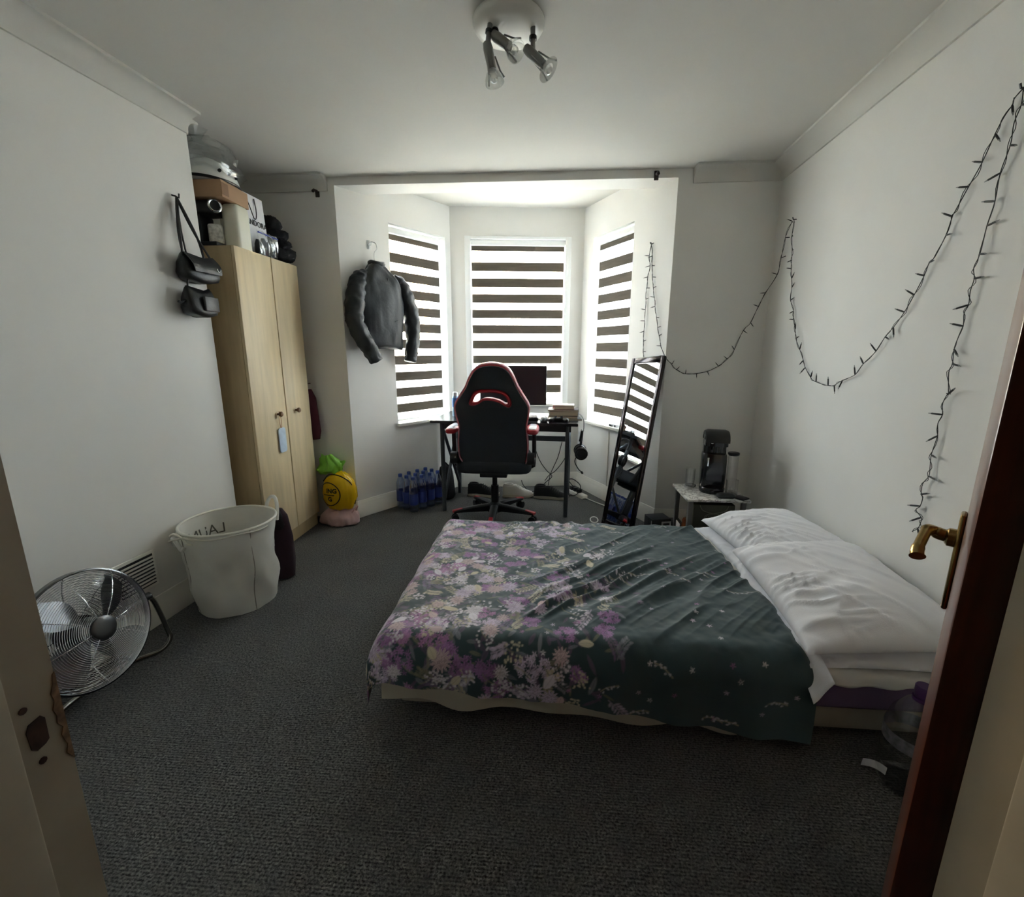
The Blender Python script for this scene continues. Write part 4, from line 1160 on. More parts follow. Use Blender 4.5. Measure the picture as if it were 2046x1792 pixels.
# white paper carrier
t = thing('paper_carrier_bag', 'white paper carrier bag with black lettering behind the canister', 'bag', (-1.765, 2.735, ZW))
PAPER = mat('white paper card', (222, 222, 226), .6)
b = NB(); loft(b, [[(x, y, z) for x, y in ((-1.725 + o, 2.635), (-1.725 + o, 2.835), (-1.80 - o, 2.835), (-1.80 - o, 2.635))] for o, z in ((0, ZW), (0, ZW + .12), (-.012, ZW + .335))], caps=False)
bgb = build(b, 'bag_body', PAPER, t, smooth=0)
b = NB(); text(b, 'PANDORA', .044, Matrix.Translation((-1.7285, 2.735, ZW + .182)) @ Matrix.Rotation(R(90), 4, 'Z') @ Matrix.Rotation(R(90), 4, 'X') @ Matrix.Translation((0, 0, .0024)), .0006); build(b, 'lettering', BLACKP, bgb, smooth=0)
b = NB(); tube(b, spline([(-1.733, 2.675, ZW + .315), (-1.722, 2.69, ZW + .26), (-1.719, 2.715, ZW + .205), (-1.719, 2.735, ZW + .215), (-1.722, 2.745, ZW + .26), (-1.732, 2.75, ZW + .32)], 6), .0028, 6); build(b, 'rope_handle', BLACKP, bgb)
# clear zip bag with dark contents
t = thing('zip_bag', 'clear zip bag with a blue seal holding dark things on the wardrobe', 'bag', (-1.70, 2.80, ZW))
b = NB()
def zb(u, v): return (-1.705 + .02 * math.sin(PI * v) * math.sin(PI * u) + .006 * math.sin(17 * u + 5 * v) , 2.705 + .19 * u, ZW + .005 + .125 * v)
sheet(b, zb, 26, 16, .0012); zbg = build(b, 'bag_film', CLEARP, t, smooth=60)
b = NB(); tube(b, [(-1.702, 2.705, ZW + .118), (-1.702, 2.895, ZW + .118)], .004, 6); build(b, 'blue_seal', mat('blue zip seal', (60, 78, 168), .4), zbg)
for k, (y, r_, h_) in enumerate(((2.735, .020, .085), (2.785, .022, .10), (2.84, .022, .09))):
    b = NB(); loft(b, blobrings((-1.729, y), [(ZW, r_ * .8, r_), (ZW + .02, r_, r_ * 1.05), (ZW + h_ * .7, r_ * .9, r_), (ZW + h_, r_ * .4, r_ * .5)], 14, k, .12)); build(b, 'dark_contents', [BLACKP, mat('grey cloth bundle', (88, 88, 92), .8), BLACKL][k], zbg, smooth=60)
t.location += Vector((.038, -.055, 0))
# black clothes heap
t = thing('black_clothes', 'heap of black folded clothes at the right end of the wardrobe top', 'clothes', (-1.75, 2.95, ZW))
BKCL = mat('black knitted cloth', (20, 21, 24), .9, bump=.4, bs=90)
for k, (z0, h_, sx, sy, ox, oy) in enumerate(((.012, .09, .10, .085, .02, .0), (.085, .06, .10, .08, .01, -.004), (.14, .06, .095, .075, .0, -.012), (.19, .075, .08, .065, -.01, -.022))):
    b = NB()
    prof = [(ZW + z0 + .001, .85, .85), (ZW + z0 + h_ * .3, 1, 1), (ZW + z0 + h_ * .7, .97, .97), (ZW + z0 + h_, .6, .6), (ZW + z0 + h_ * 1.02, .1, .1)]
    loft(b, blobrings((-1.755 + ox, 2.945 + oy), [(z, a * sx, c * sy) for z, a, c in prof], 30, k * 2.1, .10))
    crumple(b, .016, 22, 1, k * 3.1); build(b, 'folded_garment', BKCL, t, smooth=80)
# dark red coat edge beside the wardrobe
t = thing('dark_red_coat', 'dark red coat hanging between the wardrobe and the back wall', 'coat', (-1.70, 3.06, .6))
b = NB(); loft(b, blobrings((-1.715, 3.108), [(.62, .06, .035), (.68, .075, .045), (.80, .07, .045), (.92, .055, .04), (.98, .03, .03)], 18, 1, .08)); cb = build(b, 'coat_body', mat('dark red wool', (74, 22, 34), .9), t, smooth=80)
b = NB(); tube(b, [(-1.715, 3.108, .97), (-1.715, 3.12, 1.02), (-1.715, 3.16, 1.02)], .004, 6); build(b, 'coat_loop', BLACKP, cb)

# ------------------------------------------------------------------ carrier bags between wardrobe and bay
bx0, by0 = -1.515, 3.055
def bagmesh(c, prof, seed, amp, n=40):
    rgs = []; r_ = np.random.RandomState(seed); ph = r_.uniform(0, 6, 6)
    for i, (z, rx, ry, ox, oy) in enumerate(prof):
        rgs.append([(c[0] + ox + rx * math.cos(a) * (1 + amp * (.5 * math.sin(3 * a + ph[0] + 1.3 * i) + .4 * math.sin(7 * a + ph[1] - i) + .25 * math.sin(13 * a + ph[2] + 2 * i))),
                     c[1] + oy + ry * math.sin(a) * (1 + amp * (.5 * math.sin(4 * a + ph[3] + i) + .4 * math.sin(9 * a + ph[4] - i))), z + .004 * math.sin(5 * a + i)) for a in [2 * PI * k / n for k in range(n)]])
    return rgs
t = thing('pink_bag', 'pale pink cloth bag lying flat under the yellow bag', 'bag', (bx0, by0, 0))
b = NB(); loft(b, bagmesh((bx0, by0 - .01), [(.006, .115, .07, 0, 0), (.02, .14, .085, 0, 0), (.06, .135, .085, .005, 0), (.095, .11, .07, 0, .005), (.112, .05, .03, 0, 0)], 1, .07)); crumple(b, .022, 16, 1, 2.0); pb = build(b, 'bag_body', mat('pale pink cloth', (204, 170, 170), .85, bump=.3, bs=30), t, smooth=80)
b = NB(); tube(b, spline([(bx0 + .11, by0 - .05, .10), (bx0 + .145, by0 - .03, .145), (bx0 + .12, by0 - .0, .10)], 6), .006, 6); build(b, 'bag_strap', mat('pink strap', (200, 164, 164), .8), pb)
t = thing('yellow_carrier_bag', 'full yellow carrier bag with black print between wardrobe and bay', 'bag', (bx0, by0, .115))
YEL = mat('yellow plastic film', (232, 190, 10), .35, bump=.35, bs=28, trans=.15)
b = NB(); loft(b, bagmesh((bx0 + .01, by0), [(.117, .06, .045, 0, 0), (.135, .10, .07, 0, 0), (.20, .122, .085, 0, 0), (.27, .118, .082, 0, 0), (.33, .098, .07, 0, 0), (.365, .06, .045, .01, 0), (.385, .03, .02, .01, 0)], 2, .045)); crumple(b, .013, 18, 1, 5.0); yb = build(b, 'bag_body', YEL, t, smooth=80)
# print follows the swollen front of the bag
def on_bag(px, pz):
    a = px / .122
    k = 1 - .9 * ((pz - .245) / .16) ** 2 * .35
    return Vector((bx0 + .01 + .130 * k * math.sin(a), by0 - .0955 * k * math.cos(a), pz))
def bagprint(bmsrc):
    for v in bmsrc.verts: v.co = on_bag(v.co.x, v.co.y)
    return bmsrc
b = NB(); b2 = NB(); tube(b2, [(-.045 + .085 * math.cos(2 * PI * k / 40), .245 + .085 * math.sin(2 * PI * k / 40), 0) for k in range(40)], .0035, 6, closed=True); merge(b, bagprint(b2))
b2 = NB(); text(b2, 'ING', .045, Matrix.Translation((-.020, .270, 0)), 0, bold=.0016); bmesh.ops.subdivide_edges(b2, edges=b2.edges[:], cuts=1); merge(b, bagprint(b2))
b2 = NB(); text(b2, 'G', .045, Matrix.Translation((-.035, .208, 0)), 0, bold=.0016); merge(b, bagprint(b2))
b2 = NB(); tube(b2, [(-.09 + .013 * k, .240, 0) for k in range(8)], .003, 6); merge(b, bagprint(b2))
build(b, 'bag_print', BLACKP, yb, smooth=0, label='black circle and lettering')
b = NB(); tube(b, spline([(bx0 - .08, by0 - .055, .335), (bx0 - .03, by0 - .07, .385), (bx0 + .04, by0 - .065, .38), (bx0 + .105, by0 - .03, .32), (bx0 + .125, by0 - .005, .22), (bx0 + .118, by0 - .005, .15)], 8), .004, 6); build(b, 'bag_drawstring', BLACKP, yb)
t = thing('green_carrier_bag', 'bright green plastic bag on top behind the yellow bag', 'bag', (-1.58, 3.10, .36))
b = NB(); loft(b, bagmesh((-1.585, 3.085), [(.372, .07, .03, 0, 0), (.40, .085, .045, 0, 0), (.44, .08, .04, .01, 0), (.475, .055, .03, .0, 0), (.50, .035, .02, -.01, 0)], 5, .10)); crumple(b, .03, 15, 1, 7.0); gb = build(b, 'bag_body', mat('green plastic film', (146, 212, 82), .3, bump=.4, bs=25, trans=.25), t, smooth=60)
b = NB(); loft(b, bagmesh((-1.52, 3.09), [(.40, .012, .008, 0, 0), (.43, .02, .012, .02, 0), (.465, .028, .014, .03, 0)], 6, .15, 16)); build(b, 'bag_handle', mat('green handle film', (152, 216, 94), .3, trans=.25), gb, smooth=60)

# ------------------------------------------------------------------ handbags on the left wall
def lw(y, off, z): return Vector((xl(y) + off, y, z))
for lab, yc, zt, hw, hh, dp, flap, strap_top in (('black leather handbag hanging by long straps from the left wall hook', 2.225, 1.700, .108, .128, .085, True, 1.955),
                                                  ('small black pouch bag hanging below the leather handbag', 2.205, 1.545, .088, .135, .085, False, 1.70)):
    t = thing('handbag', lab, 'handbag', lw(yc, .04, zt - hh), 'bags hung on the left wall')
    b = NB(); rings = []
    prof = [(0, .55, .65), (.06, .92, .95), (.25, 1.05, 1.05), (.6, 1.0, .85), (.9, .86, .5), (1.0, .78, .25)]
    for f_, kx, kd in prof:
        z = zt - hh + hh * f_
        rings.append([lw(yc + hw * kx * x, .052 + dp / 2 * kd * y, z - .014 * (1 - x * x) * (f_ > .7) + .010 * x * x) for x, y in [(math.copysign(abs(math.cos(a)) ** .6, math.cos(a)), math.copysign(abs(math.sin(a)) ** .6, math.sin(a))) for a in [2 * PI * j / 28 for j in range(28)]]])
    loft(b, rings); bd = build(b, 'bag_body', BLACKL, t, smooth=70)
    if flap:
        b = NB()
        def fl(u, v): return lw(yc + hw * (.86 - .1 * v * v) * (2 * u - 1), .055 + .050 * math.sin(min(1, v * 1.2) * PI / 2) * .95 + .004, zt - .004 - .075 * v + .012 * (2 * u - 1) ** 2 * (1 - v))
        sheet(b, fl, 16, 10, .003); build(b, 'bag_flap', BLACKL, bd, smooth=70)
        b = NB(); cy_, cz_ = yc + .062, zt - .050
        tube(b, [lw(cy_ + .011 * math.cos(a), .112, cz_ + .014 * math.sin(a)) for a in [PI + PI * j / 12 for j in range(13)]], .0025, 8); build(b, 'buckle', CHROME, bd)
        for dx in (-.075, .05):
            b = NB(); tube(b, spline([lw(yc + dx, .05, zt - .01), lw(yc + dx * .85 - .01, .04, zt + .10), lw(2.19, .022, strap_top), lw(yc + dx * .6 - .03, .05, zt + .12), lw(yc + dx - .02 if dx < 0 else yc + dx + .04, .062, zt - .015)], 8), .0055, 6); build(b, 'bag_strap', BLACKL, t)
    else:
        b = NB(); tube(b, spline([lw(yc - .06, .05, zt - .02), lw(yc - .05, .05, zt + .04), lw(2.20, .03, 1.62), lw(2.195, .018, 1.80), lw(2.19, .02, 1.945)], 8), .004, 6); build(b, 'bag_strap', BLACKL, t)
        b = NB(); tube(b, [lw(yc - hw, .055, zt - .06), lw(yc - hw - .035, .06, zt - .075), lw(yc - hw - .045, .06, zt - .07)], .006, 8); build(b, 'pull_tab', BLACKL, bd)
        b = NB(); box(b, -.05, .05, 0, .012, 0, .07, Matrix.Translation(lw(yc + .02, .092, zt - .105)) @ Matrix.Rotation(R(-87), 4, 'Z'), .004); build(b, 'front_pocket', BLACKL, bd)
t = thing('wall_hook', 'small black hook on the left wall holding the handbags', 'hook', lw(2.19, .0, 1.955))
b = NB(); tube(b, [lw(2.19, 0, 1.965), lw(2.19, .018, 1.96), lw(2.19, .034, 1.952), lw(2.19, .036, 1.97)], .004, 8); build(b, 'hook_arm', BLACKP, t)

# ------------------------------------------------------------------ jacket on the left bay wall
JL = mat('black leather jacket hide', (30, 34, 39), .5, bump=.35, bs=45)
def jw(tt, o, z): return MLB @ Vector((tt, -o, z))
t = thing('leather_jacket', 'black leather jacket on a hanger on the left bay wall', 'jacket', jw(.27, .05, 1.2))
b = NB(); rings = []
for z, tc_, hw, o, dp in ((1.265, .272, .165, .062, .040), (1.285, .272, .172, .064, .048), (1.36, .270, .175, .066, .056), (1.48, .268, .178, .068, .062), (1.60, .266, .192, .068, .066), (1.70, .266, .190, .068, .062), (1.755, .266, .165, .066, .052), (1.79, .264, .130, .062, .046), (1.82, .260, .095, .060, .040), (1.855, .255, .062, .06, .034)):
    rings.append([jw(tc_ + hw * math.copysign(abs(math.cos(a)) ** .75, math.cos(a)) , o + dp * math.copysign(abs(math.sin(a)) ** .8, math.sin(a)) + .005 * math.sin(5 * a + z * 20), z - .012 * math.cos(2 * a)) for a in [2 * PI * j / 36 for j in range(36)]])
loft(b, rings); crumple(b, .010, 14, 1, 6.0); jb = build(b, 'jacket_body', JL, t, smooth=80)
for sd, pts, rad in ((-1, [(.150, .066, 1.790), (.110, .070, 1.755), (.072, .075, 1.69), (.045, .08, 1.58), (.028, .09, 1.46), (.062, .12, 1.34), (.105, .145, 1.25), (.140, .155, 1.18)], [.020, .046, .060, .064, .060, .056, .052, .045]),
                     (1, [(.385, .066, 1.790), (.43, .070, 1.755), (.472, .075, 1.69), (.512, .08, 1.58), (.535, .085, 1.46), (.530, .09, 1.34), (.510, .09, 1.24), (.492, .09, 1.17)], [.020, .046, .058, .060, .056, .052, .048, .042])):
    b = NB(); P_ = spline([jw(*p) for p in pts], 5); rr_ = []
    for i in range(len(P_)):
        f_ = i / (len(P_) - 1) * (len(rad) - 1); k = min(int(f_), len(rad) - 2)
        rr_.append((rad[k] + (rad[k + 1] - rad[k]) * (f_ - k)) * (1 + .05 * math.sin(i * 1.7)))
    tube(b, P_, rr_, 18); crumple(b, .010, 17, 1, 8.0 + sd); sl = build(b, 'sleeve', JL, t, smooth=80)
b = NB(); tube(b, [jw(.255 + .052 * math.cos(a), .06 + .034 * math.sin(a), 1.858 + .004 * math.cos(2 * a)) for a in [2 * PI * j / 20 for j in range(20)]], .016, 8, closed=True); build(b, 'collar', JL, t)
b = NB(); tube(b, [jw(.300, .118 + .012 * math.sin(z * 9), z) for z in (1.285, 1.36, 1.46, 1.56, 1.64, 1.71, 1.76)], .0035, 6); build(b, 'zip', BLACKM, jb)
for z in (1.46, 1.62):
    b = NB(); tube(b, [jw(.34, .128, z), jw(.40, .118, z + .025)], .003, 6); build(b, 'pocket_zip', BLACKM, jb)
t = thing('coat_hanger', 'clear and wire coat hanger holding the leather jacket', 'hanger', jw(.255, .05, 1.86))
b = NB(); tube(b, spline([jw(.245, .05, 1.87), jw(.247, .05, 1.93), jw(.275, .045, 1.965), jw(.268, .04, 2.0), jw(.235, .035, 2.005), jw(.215, .03, 1.985)], 6), .0032, 8); build(b, 'hanger_hook', CHROME, t)
b = NB(); tube(b, spline([jw(.12, .06, 1.77), jw(.20, .06, 1.83), jw(.245, .055, 1.868), jw(.30, .06, 1.83), jw(.40, .06, 1.775)], 5), .010, 8); build(b, 'hanger_bar', CLEARP, t)
t = thing('clear_wall_hook', 'clear stick on hook above the jacket on the left bay wall', 'hook', jw(.235, 0, 2.0))
b = NB(); box(b, .222, .25, -.006, 0, 1.96, 2.02, MLB, .002); build(b, 'hook_plate', CLEARP, t)
b = NB(); tube(b, [jw(.236, .004, 1.985), jw(.236, .03, 1.985), jw(.236, .04, 2.005)], .005, 8); build(b, 'hook_peg', CLEARP, t)

# ------------------------------------------------------------------ curtain pole brackets
DKB = mat('dark brown bracket', (52, 42, 36), .6)
for lab, x, y, z in (('dark brown curtain bracket left above the bay opening', -1.545, 3.165, 2.275), ('dark brown curtain bracket right above the bay opening', .655, 3.189, 2.330)):
    t = thing('curtain_bracket', lab, 'bracket', (x, y, z), 'curtain pole brackets')
    b = NB(); box(b, x - .014, x + .014, y - .008, y, z - .03, z + .025, bev=.003); bp_ = build(b, 'bracket_plate', DKB, t)
    b = NB(); tube(b, [(x, y - .006, z + .005), (x, y - .05, z), (x, y - .065, z - .012)], .009, 8); build(b, 'bracket_arm', DKB, t)

# ------------------------------------------------------------------ laundry basket
BKT = mat('white coated canvas', (228, 226, 219), .5, var=.05, vs=5, bump=.35, bs=14, trans=.22)
bc = (-1.56, 1.985)
t = thing('laundry_basket', 'round white canvas laundry basket beside the wardrobe', 'basket', (*bc, 0))
NB_ = 56
def brad(a, f_):
    r_ = .172 + .034 * f_
    dent = .010 * math.sin(3 * a + 4 * f_) + .006 * math.sin(5 * a - 7 * f_ + 1) + .005 * math.sin(9 * a + 11 * f_)
    return r_ + dent * math.sin(PI * min(1, f_ * 1.0)) * 1.2
rings = [[(bc[0] + brad(2 * PI * j / NB_, i / 16) * math.cos(2 * PI * j / NB_), bc[1] + brad(2 * PI * j / NB_, i / 16) * math.sin(2 * PI * j / NB_), .004 + .425 * i / 16) for j in range(NB_)] for i in range(17)]
inner = [[(bc[0] + (x - bc[0]) * .985, bc[1] + (y - bc[1]) * .985, max(z, .012)) for x, y, z in r_] for r_ in rings[::-1]]
b = NB(); loft(b, rings + inner); crumple(b, .006, 8, 0, 4.0); bk_ = build(b, 'basket_body', BKT, t, smooth=60)
b = NB(); tube(b, [(bc[0] + .207 * math.cos(a), bc[1] + .207 * math.sin(a), .432) for a in [2 * PI * k / 48 for k in range(48)]], .0065, 8, closed=True); build(b, 'rim_hoop', mat('white canvas binding', (220, 217, 206), .7), t)
for a0, up in ((R(62), .06), (R(236), -.02)):
    d = Vector((math.cos(a0), math.sin(a0), 0)); p_2 = Vector((-d.y, d.x, 0)); c = Vector((bc[0], bc[1], .425)) + d * .210
    b = NB(); tube(b, spline([c - p_2 * .05 - Vector((0, 0, .05)), c - p_2 * .048 + d * .01 + Vector((0, 0, .02 if up > 0 else -.06)), c - p_2 * .02 + d * .02 + Vector((0, 0, up)), c + p_2 * .02 + d * .02 + Vector((0, 0, up)), c + p_2 * .048 + d * .01 + Vector((0, 0, .02 if up > 0 else -.06)), c + p_2 * .05 - Vector((0, 0, .05))], 6), .009, 8); build(b, 'handle', BKT, t)
# drawstring round the mouth with its loose bow
b = NB(); tube(b, [(bc[0] + .211 * math.cos(a), bc[1] + .211 * math.sin(a), .418 + .004 * math.sin(6 * a)) for a in [R(205) + R(150) * k / 24 for k in range(25)]], .004, 6)
a0 = R(248); c = Vector((bc[0] + .214 * math.cos(a0), bc[1] + .214 * math.sin(a0), .418))
for dx, dz in ((-.05, .012), (-.06, -.015), (.05, -.03), (.065, -.01)): tube(b, spline([c, c + Vector((dx * .5, -.012, dz + .012)), c + Vector((dx, -.006, dz))], 5), .005, 6)
build(b, 'drawstring', mat('white cord tie', (216, 212, 200), .8), t)
# seams and the print showing through from the far side
for a0 in (R(238), R(62), R(330)):
    b = NB(); tube(b, [(bc[0] + (brad(a0, i / 16) + .001) * math.cos(a0), bc[1] + (brad(a0, i / 16) + .001) * math.sin(a0), .004 + .425 * i / 16) for i in range(17)], .002, 5); build(b, 'seam', mat('grey seam thread', (150, 146, 136), .8), bk_)
def on_basket(x, z):
    a = R(112) - x / .195
    return Vector((bc[0] + brad(a, z / .425) * .968 * math.cos(a), bc[1] + brad(a, z / .425) * .968 * math.sin(a), z))
b = NB(); text(b, 'LAUNDRY', .075, Matrix.Diagonal((-1, 1, 1, 1)), 0)
bmesh.ops.subdivide_edges(b, edges=b.edges[:], cuts=1)
for v in b.verts: v.co = on_basket(v.co.x - .245, v.co.y + .335)
build(b, 'lettering', mat('grey print seen through canvas', (104, 100, 92), .8), bk_, smooth=0)
t = thing('dark_cloth', 'dark plum cloth squeezed between basket and wardrobe', 'cloth', (-1.50, 2.25, 0))
b = NB(); loft(b, blobrings((-1.462, 2.24), [(.01, .05, .05), (.10, .06, .06), (.24, .055, .05), (.36, .045, .045), (.40, .02, .02)], 20, 2, .12)); cl_ = build(b, 'cloth_bundle', mat('dark plum cloth', (44, 20, 32), .9), t, smooth=80)
b = NB(); loft(b, blobrings((-1.455, 2.215), [(.28, .02, .02), (.32, .035, .03), (.37, .03, .03), (.40, .012, .012)], 14, 3, .1)); build(b, 'cloth_fold', mat('black cloth fold', (24, 16, 22), .9), cl_, smooth=80)

# ------------------------------------------------------------------ chrome floor fan
fc = Vector((-1.64, 1.33, .262)); fn_ = Vector((.97, -.07, .235)).normalized()
ft = thing('floor_fan', 'round chrome floor fan standing tilted by the left wall', 'fan', (fc.x, fc.y, 0))
fx = fn_.cross(Vector((0, 0, 1))).normalized() * -1; fy = fn_.cross(fx)
if fy.z < 0: fy = -fy
MF = Matrix(((fx.x, fy.x, fn_.x, fc.x), (fx.y, fy.y, fn_.y, fc.y), (fx.z, fy.z, fn_.z, fc.z), (0, 0, 0, 1)))
FR = .212
def ring(bm, r_, z, th, seg=72, n=5): tube(bm, [MF @ Vector((r_ * math.cos(2 * PI * k / seg), r_ * math.sin(2 * PI * k / seg), z)) for k in range(seg)], th, n, closed=True)
def domez(r_): return .058 * (1 - (r_ / FR) ** 3) + .012
b = NB()
for k in range(28): ring(b, .048 + k * .0060, domez(.048 + k * .0060), .0009, 72, 5)
for k in range(8):
    a = 2 * PI * k / 8 + .12
    tube(b, [MF @ Vector((r_ * math.cos(a), r_ * math.sin(a), domez(r_) - .002)) for r_ in (.035, .08, .12, .16, .19, FR)], .0018, 6)
g = build(b, 'front_guard', CHROME, ft); g['kind'] = 'stuff'
b = NB()
for k in range(18): ring(b, .05 + k * .0092, -.012 - .058 * (1 - ((.05 + k * .0092) / FR) ** 3), .0012, 56, 4)
for k in range(8):
    a = 2 * PI * k / 8
    tube(b, [MF @ Vector((r_ * math.cos(a), r_ * math.sin(a), -.012 - .058 * (1 - (r_ / FR) ** 3))) for r_ in (.05, .10, .15, .19, FR)], .0018, 6)
g = build(b, 'rear_guard', CHROME, ft); g['kind'] = 'stuff'
b = NB(); lathe(b, [(FR, -.014), (FR + .005, -.012), (FR + .005, .012), (FR, .014), (FR - .002, .012), (FR - .002, -.012)], 72, MF, False, False); build(b, 'rim_band', mat('dark chrome rim', (96, 98, 102), .2, metal=1.0), ft)
b = NB(); lathe(b, [(.042, .066), (.042, .072), (.034, .077), (.02, .078), (.001, .078)], 28, MF); build(b, 'guard_badge', mat('dark brushed badge', (104, 104, 104), .35, metal=1.0), ft)
b = NB(); lathe(b, [(.040, -.02), (.045, -.01), (.045, .03), (.03, .045), (.01, .05)], 24, MF); build(b, 'hub', BRUSHED, ft)
for k in range(4):
    a0 = R(25 + 90 * k); b = NB()
    def blade(u, v):
        r_ = .035 + .155 * u
        wdt = .55 - .12 * u + .25 * math.sin(PI * min(1, u * 1.1))
        a = a0 + (v - .5) * wdt * 1.25 + .35 * u
        return MF @ Vector((r_ * math.cos(a), r_ * math.sin(a), .010 + (v - .5) * (.055 - .02 * u)))
    sheet(b, blade, 10, 8, .002); build(b, 'fan_blade', mat('polished fan blade', (112, 114, 118), .32, metal=1.0), ft, smooth=60)
b = NB(); cyl(b, MF @ Vector((0, 0, -.095)), MF @ Vector((0, 0, -.03)), .055, n=24); build(b, 'motor', BLACKP, ft)
right_p, left_p = MF @ Vector((FR + .012, 0, 0)), MF @ Vector((-FR - .012, 0, 0))
if right_p.y < left_p.y: right_p, left_p = left_p, right_p
bkd = Vector((-fn_.x, -fn_.y, 0)).normalized()
b = NB()
side = (right_p - left_p).normalized()
def half(pv, s_):
    y = pv.y
    return [pv, Vector((pv.x + .005, y + s_ * .022, pv.z - .03)), Vector((-1.60, y + s_ * .040, .10)), Vector((-1.590, y + s_ * .036, .045)), Vector((-1.612, y + s_ * .002, .0115)), Vector((-1.66, y - s_ * .06, .0105)), Vector((-1.69, y - s_ * .14, .0105))]
P_ = spline(half(right_p, 1) + half(left_p, -1)[::-1], 7)
tube(b, P_, .0095, 10); st_ = build(b, 'stand', mat('dark chrome tube', (150, 146, 138), .18, metal=1.0), ft)
b = NB(); tube(b, spline([(-1.66, right_p.y - .05, .0105), (-1.75, right_p.y - .06, .0105), (-1.765, 1.33, .0105), (-1.75, left_p.y + .06, .0105), (-1.66, left_p.y + .05, .0105)], 6), .0095, 10); build(b, 'stand_foot', mat('dark chrome foot', (100, 98, 94), .25, metal=1.0), st_)
for pp_ in (right_p, left_p):
    b = NB(); cyl(b, pp_ - side * .012, pp_ + side * .012, .016, n=16); build(b, 'pivot_knob', BLACKP, st_)

# ------------------------------------------------------------------ leaning mirror
ma_ = Vector((.412, 3.182, 0)); mw = .315
up_ = Vector((.2, .238, 1.196)).normalized()
ux = Vector((.52, -.854, 0)); ux = (ux - up_ * ux.dot(up_)).normalized()
nz_ = ux.cross(up_).normalized()
MM = Matrix(((ux.x, up_.x, nz_.x, ma_.x), (ux.y, up_.y, nz_.y, ma_.y), (ux.z, up_.z, nz_.z, ma_.z + .004), (0, 0, 0, 1)))
ht = 1.235
t = thing('floor_mirror', 'tall narrow mirror in a dark mirrored frame leaning in the bay corner', 'mirror', ma_)
DKCH = mat('dark bevelled mirror frame', (70, 66, 66), .12, metal=1.0)
fwid = .032
for nm_, x0, x1, y0, y1 in (('frame_side', 0, fwid, 0, ht), ('frame_side', mw - fwid, mw, 0, ht), ('frame_top', fwid, mw - fwid, ht - fwid * 1.3, ht), ('frame_bottom', fwid, mw - fwid, 0, fwid * 1.3)):
    b = NB()
    box(b, x0, x1, y0, y1, -.018, .004, MM, .006, 3); build(b, nm_, DKCH, t)
b = NB(); box(b, fwid - .002, mw - fwid + .002, fwid, ht - fwid, -.014, -.006, MM); build(b, 'mirror_glass', mat('silvered mirror', (232, 234, 234), .01, metal=1.0), t, smooth=0)
b = NB(); box(b, .004, mw - .004, .004, ht - .004, -.022, -.0185, MM); build(b, 'backing_board', BLACKM, t, smooth=0)

# ------------------------------------------------------------------ nightstand and what stands on it
def marble():
    m = mat('white veined marble foil', (214, 212, 208), .3)
    n, l = m.node_tree.nodes, m.node_tree.links
    tt = n.new('ShaderNodeTexCoord'); z = n.new('ShaderNodeTexNoise'); z.inputs['Scale'].default_value = 7; z.inputs['Detail'].default_value = 8; z.inputs['Distortion'].default_value = 2.5
    l.new(tt.outputs['Object'], z.inputs['Vector'])
    r_ = n.new('ShaderNodeValToRGB'); e = r_.color_ramp.elements
    e[0].position = .44; e[0].color = lin((214, 212, 208)); e[1].position = .56; e[1].color = lin((214, 212, 208))
    x = e.new(.50); x.color = lin((132, 128, 124))
    l.new(z.outputs[0], r_.inputs[0]); l.new(r_.outputs[0], n['Principled BSDF'].inputs['Base Color'])
    return m
NX0, NX1, NY0, NY1, NZ = .845, 1.215, 2.645, 2.975, .385
t = thing('nightstand', 'small side table with a white marble top beside the bed head', 'table', ((NX0 + NX1) / 2, 2.8, 0))
b = NB(); box(b, NX0, NX1, NY0, NY1, NZ - .016, NZ, bev=.003); build(b, 'table_top', marble(), t)
for x in (NX0 + .03, NX1 - .03):
    for y in (NY0 + .03, NY1 - .03):
        b = NB(); box(b, x - .013, x + .013, y - .013, y + .013, 0, NZ - .017, bev=.002); build(b, 'leg', mat('grey table leg', (96, 94, 92), .5), t)
b = NB(); box(b, NX0 + .045, NX1 - .045, NY1 - .04, NY1 - .025, NZ - .06, NZ - .017); build(b, 'apron', mat('grey apron', (110, 108, 104), .5), t)
# coffee machine
cx, cy = 1.045, 2.83
t = thing('coffee_machine', 'tall black capsule coffee machine on the marble table', 'coffee machine', (cx, cy, NZ))
Mq = Matrix.Translation((cx, cy, NZ)) @ Matrix.Rotation(R(-12), 4, 'Z')
GBK = mat('gloss black plastic', (16, 17, 19), .18, coat=.4)
b = NB(); lathe(b, [(.070, 0), (.075, .006), (.075, .03), (.070, .036)], 28, Mq @ Matrix.Translation((0, -.01, 0))); build(b, 'drip_base', GBK, t)
b = NB(); loft(b, [[Mq @ Vector((x * k, y * k + .012, z)) for x, y in rrect(.072, .060, .03)] for k, z in ((.95, .03), (1, .04), (1, .23), (.94, .245))]); bd = build(b, 'water_tank_body', GBK, t, smooth=50)
b = NB(); loft(b, [[Mq @ Vector((x * k, y * k + .03, z)) for x, y in rrect(.066, .045, .025)] for k, z in ((1, .245), (1, .36))]); build(b, 'rear_column', GBK, t, smooth=50)
b = NB(); loft(b, [[Mq @ Vector((x, y, z + (.0 - y) * -.0)) for x, y in rrect(.066, .075, .03)] for z in (.30, .335)]); hd_ = build(b, 'brew_head', GBK, t, smooth=50)
b = NB(); rings = []
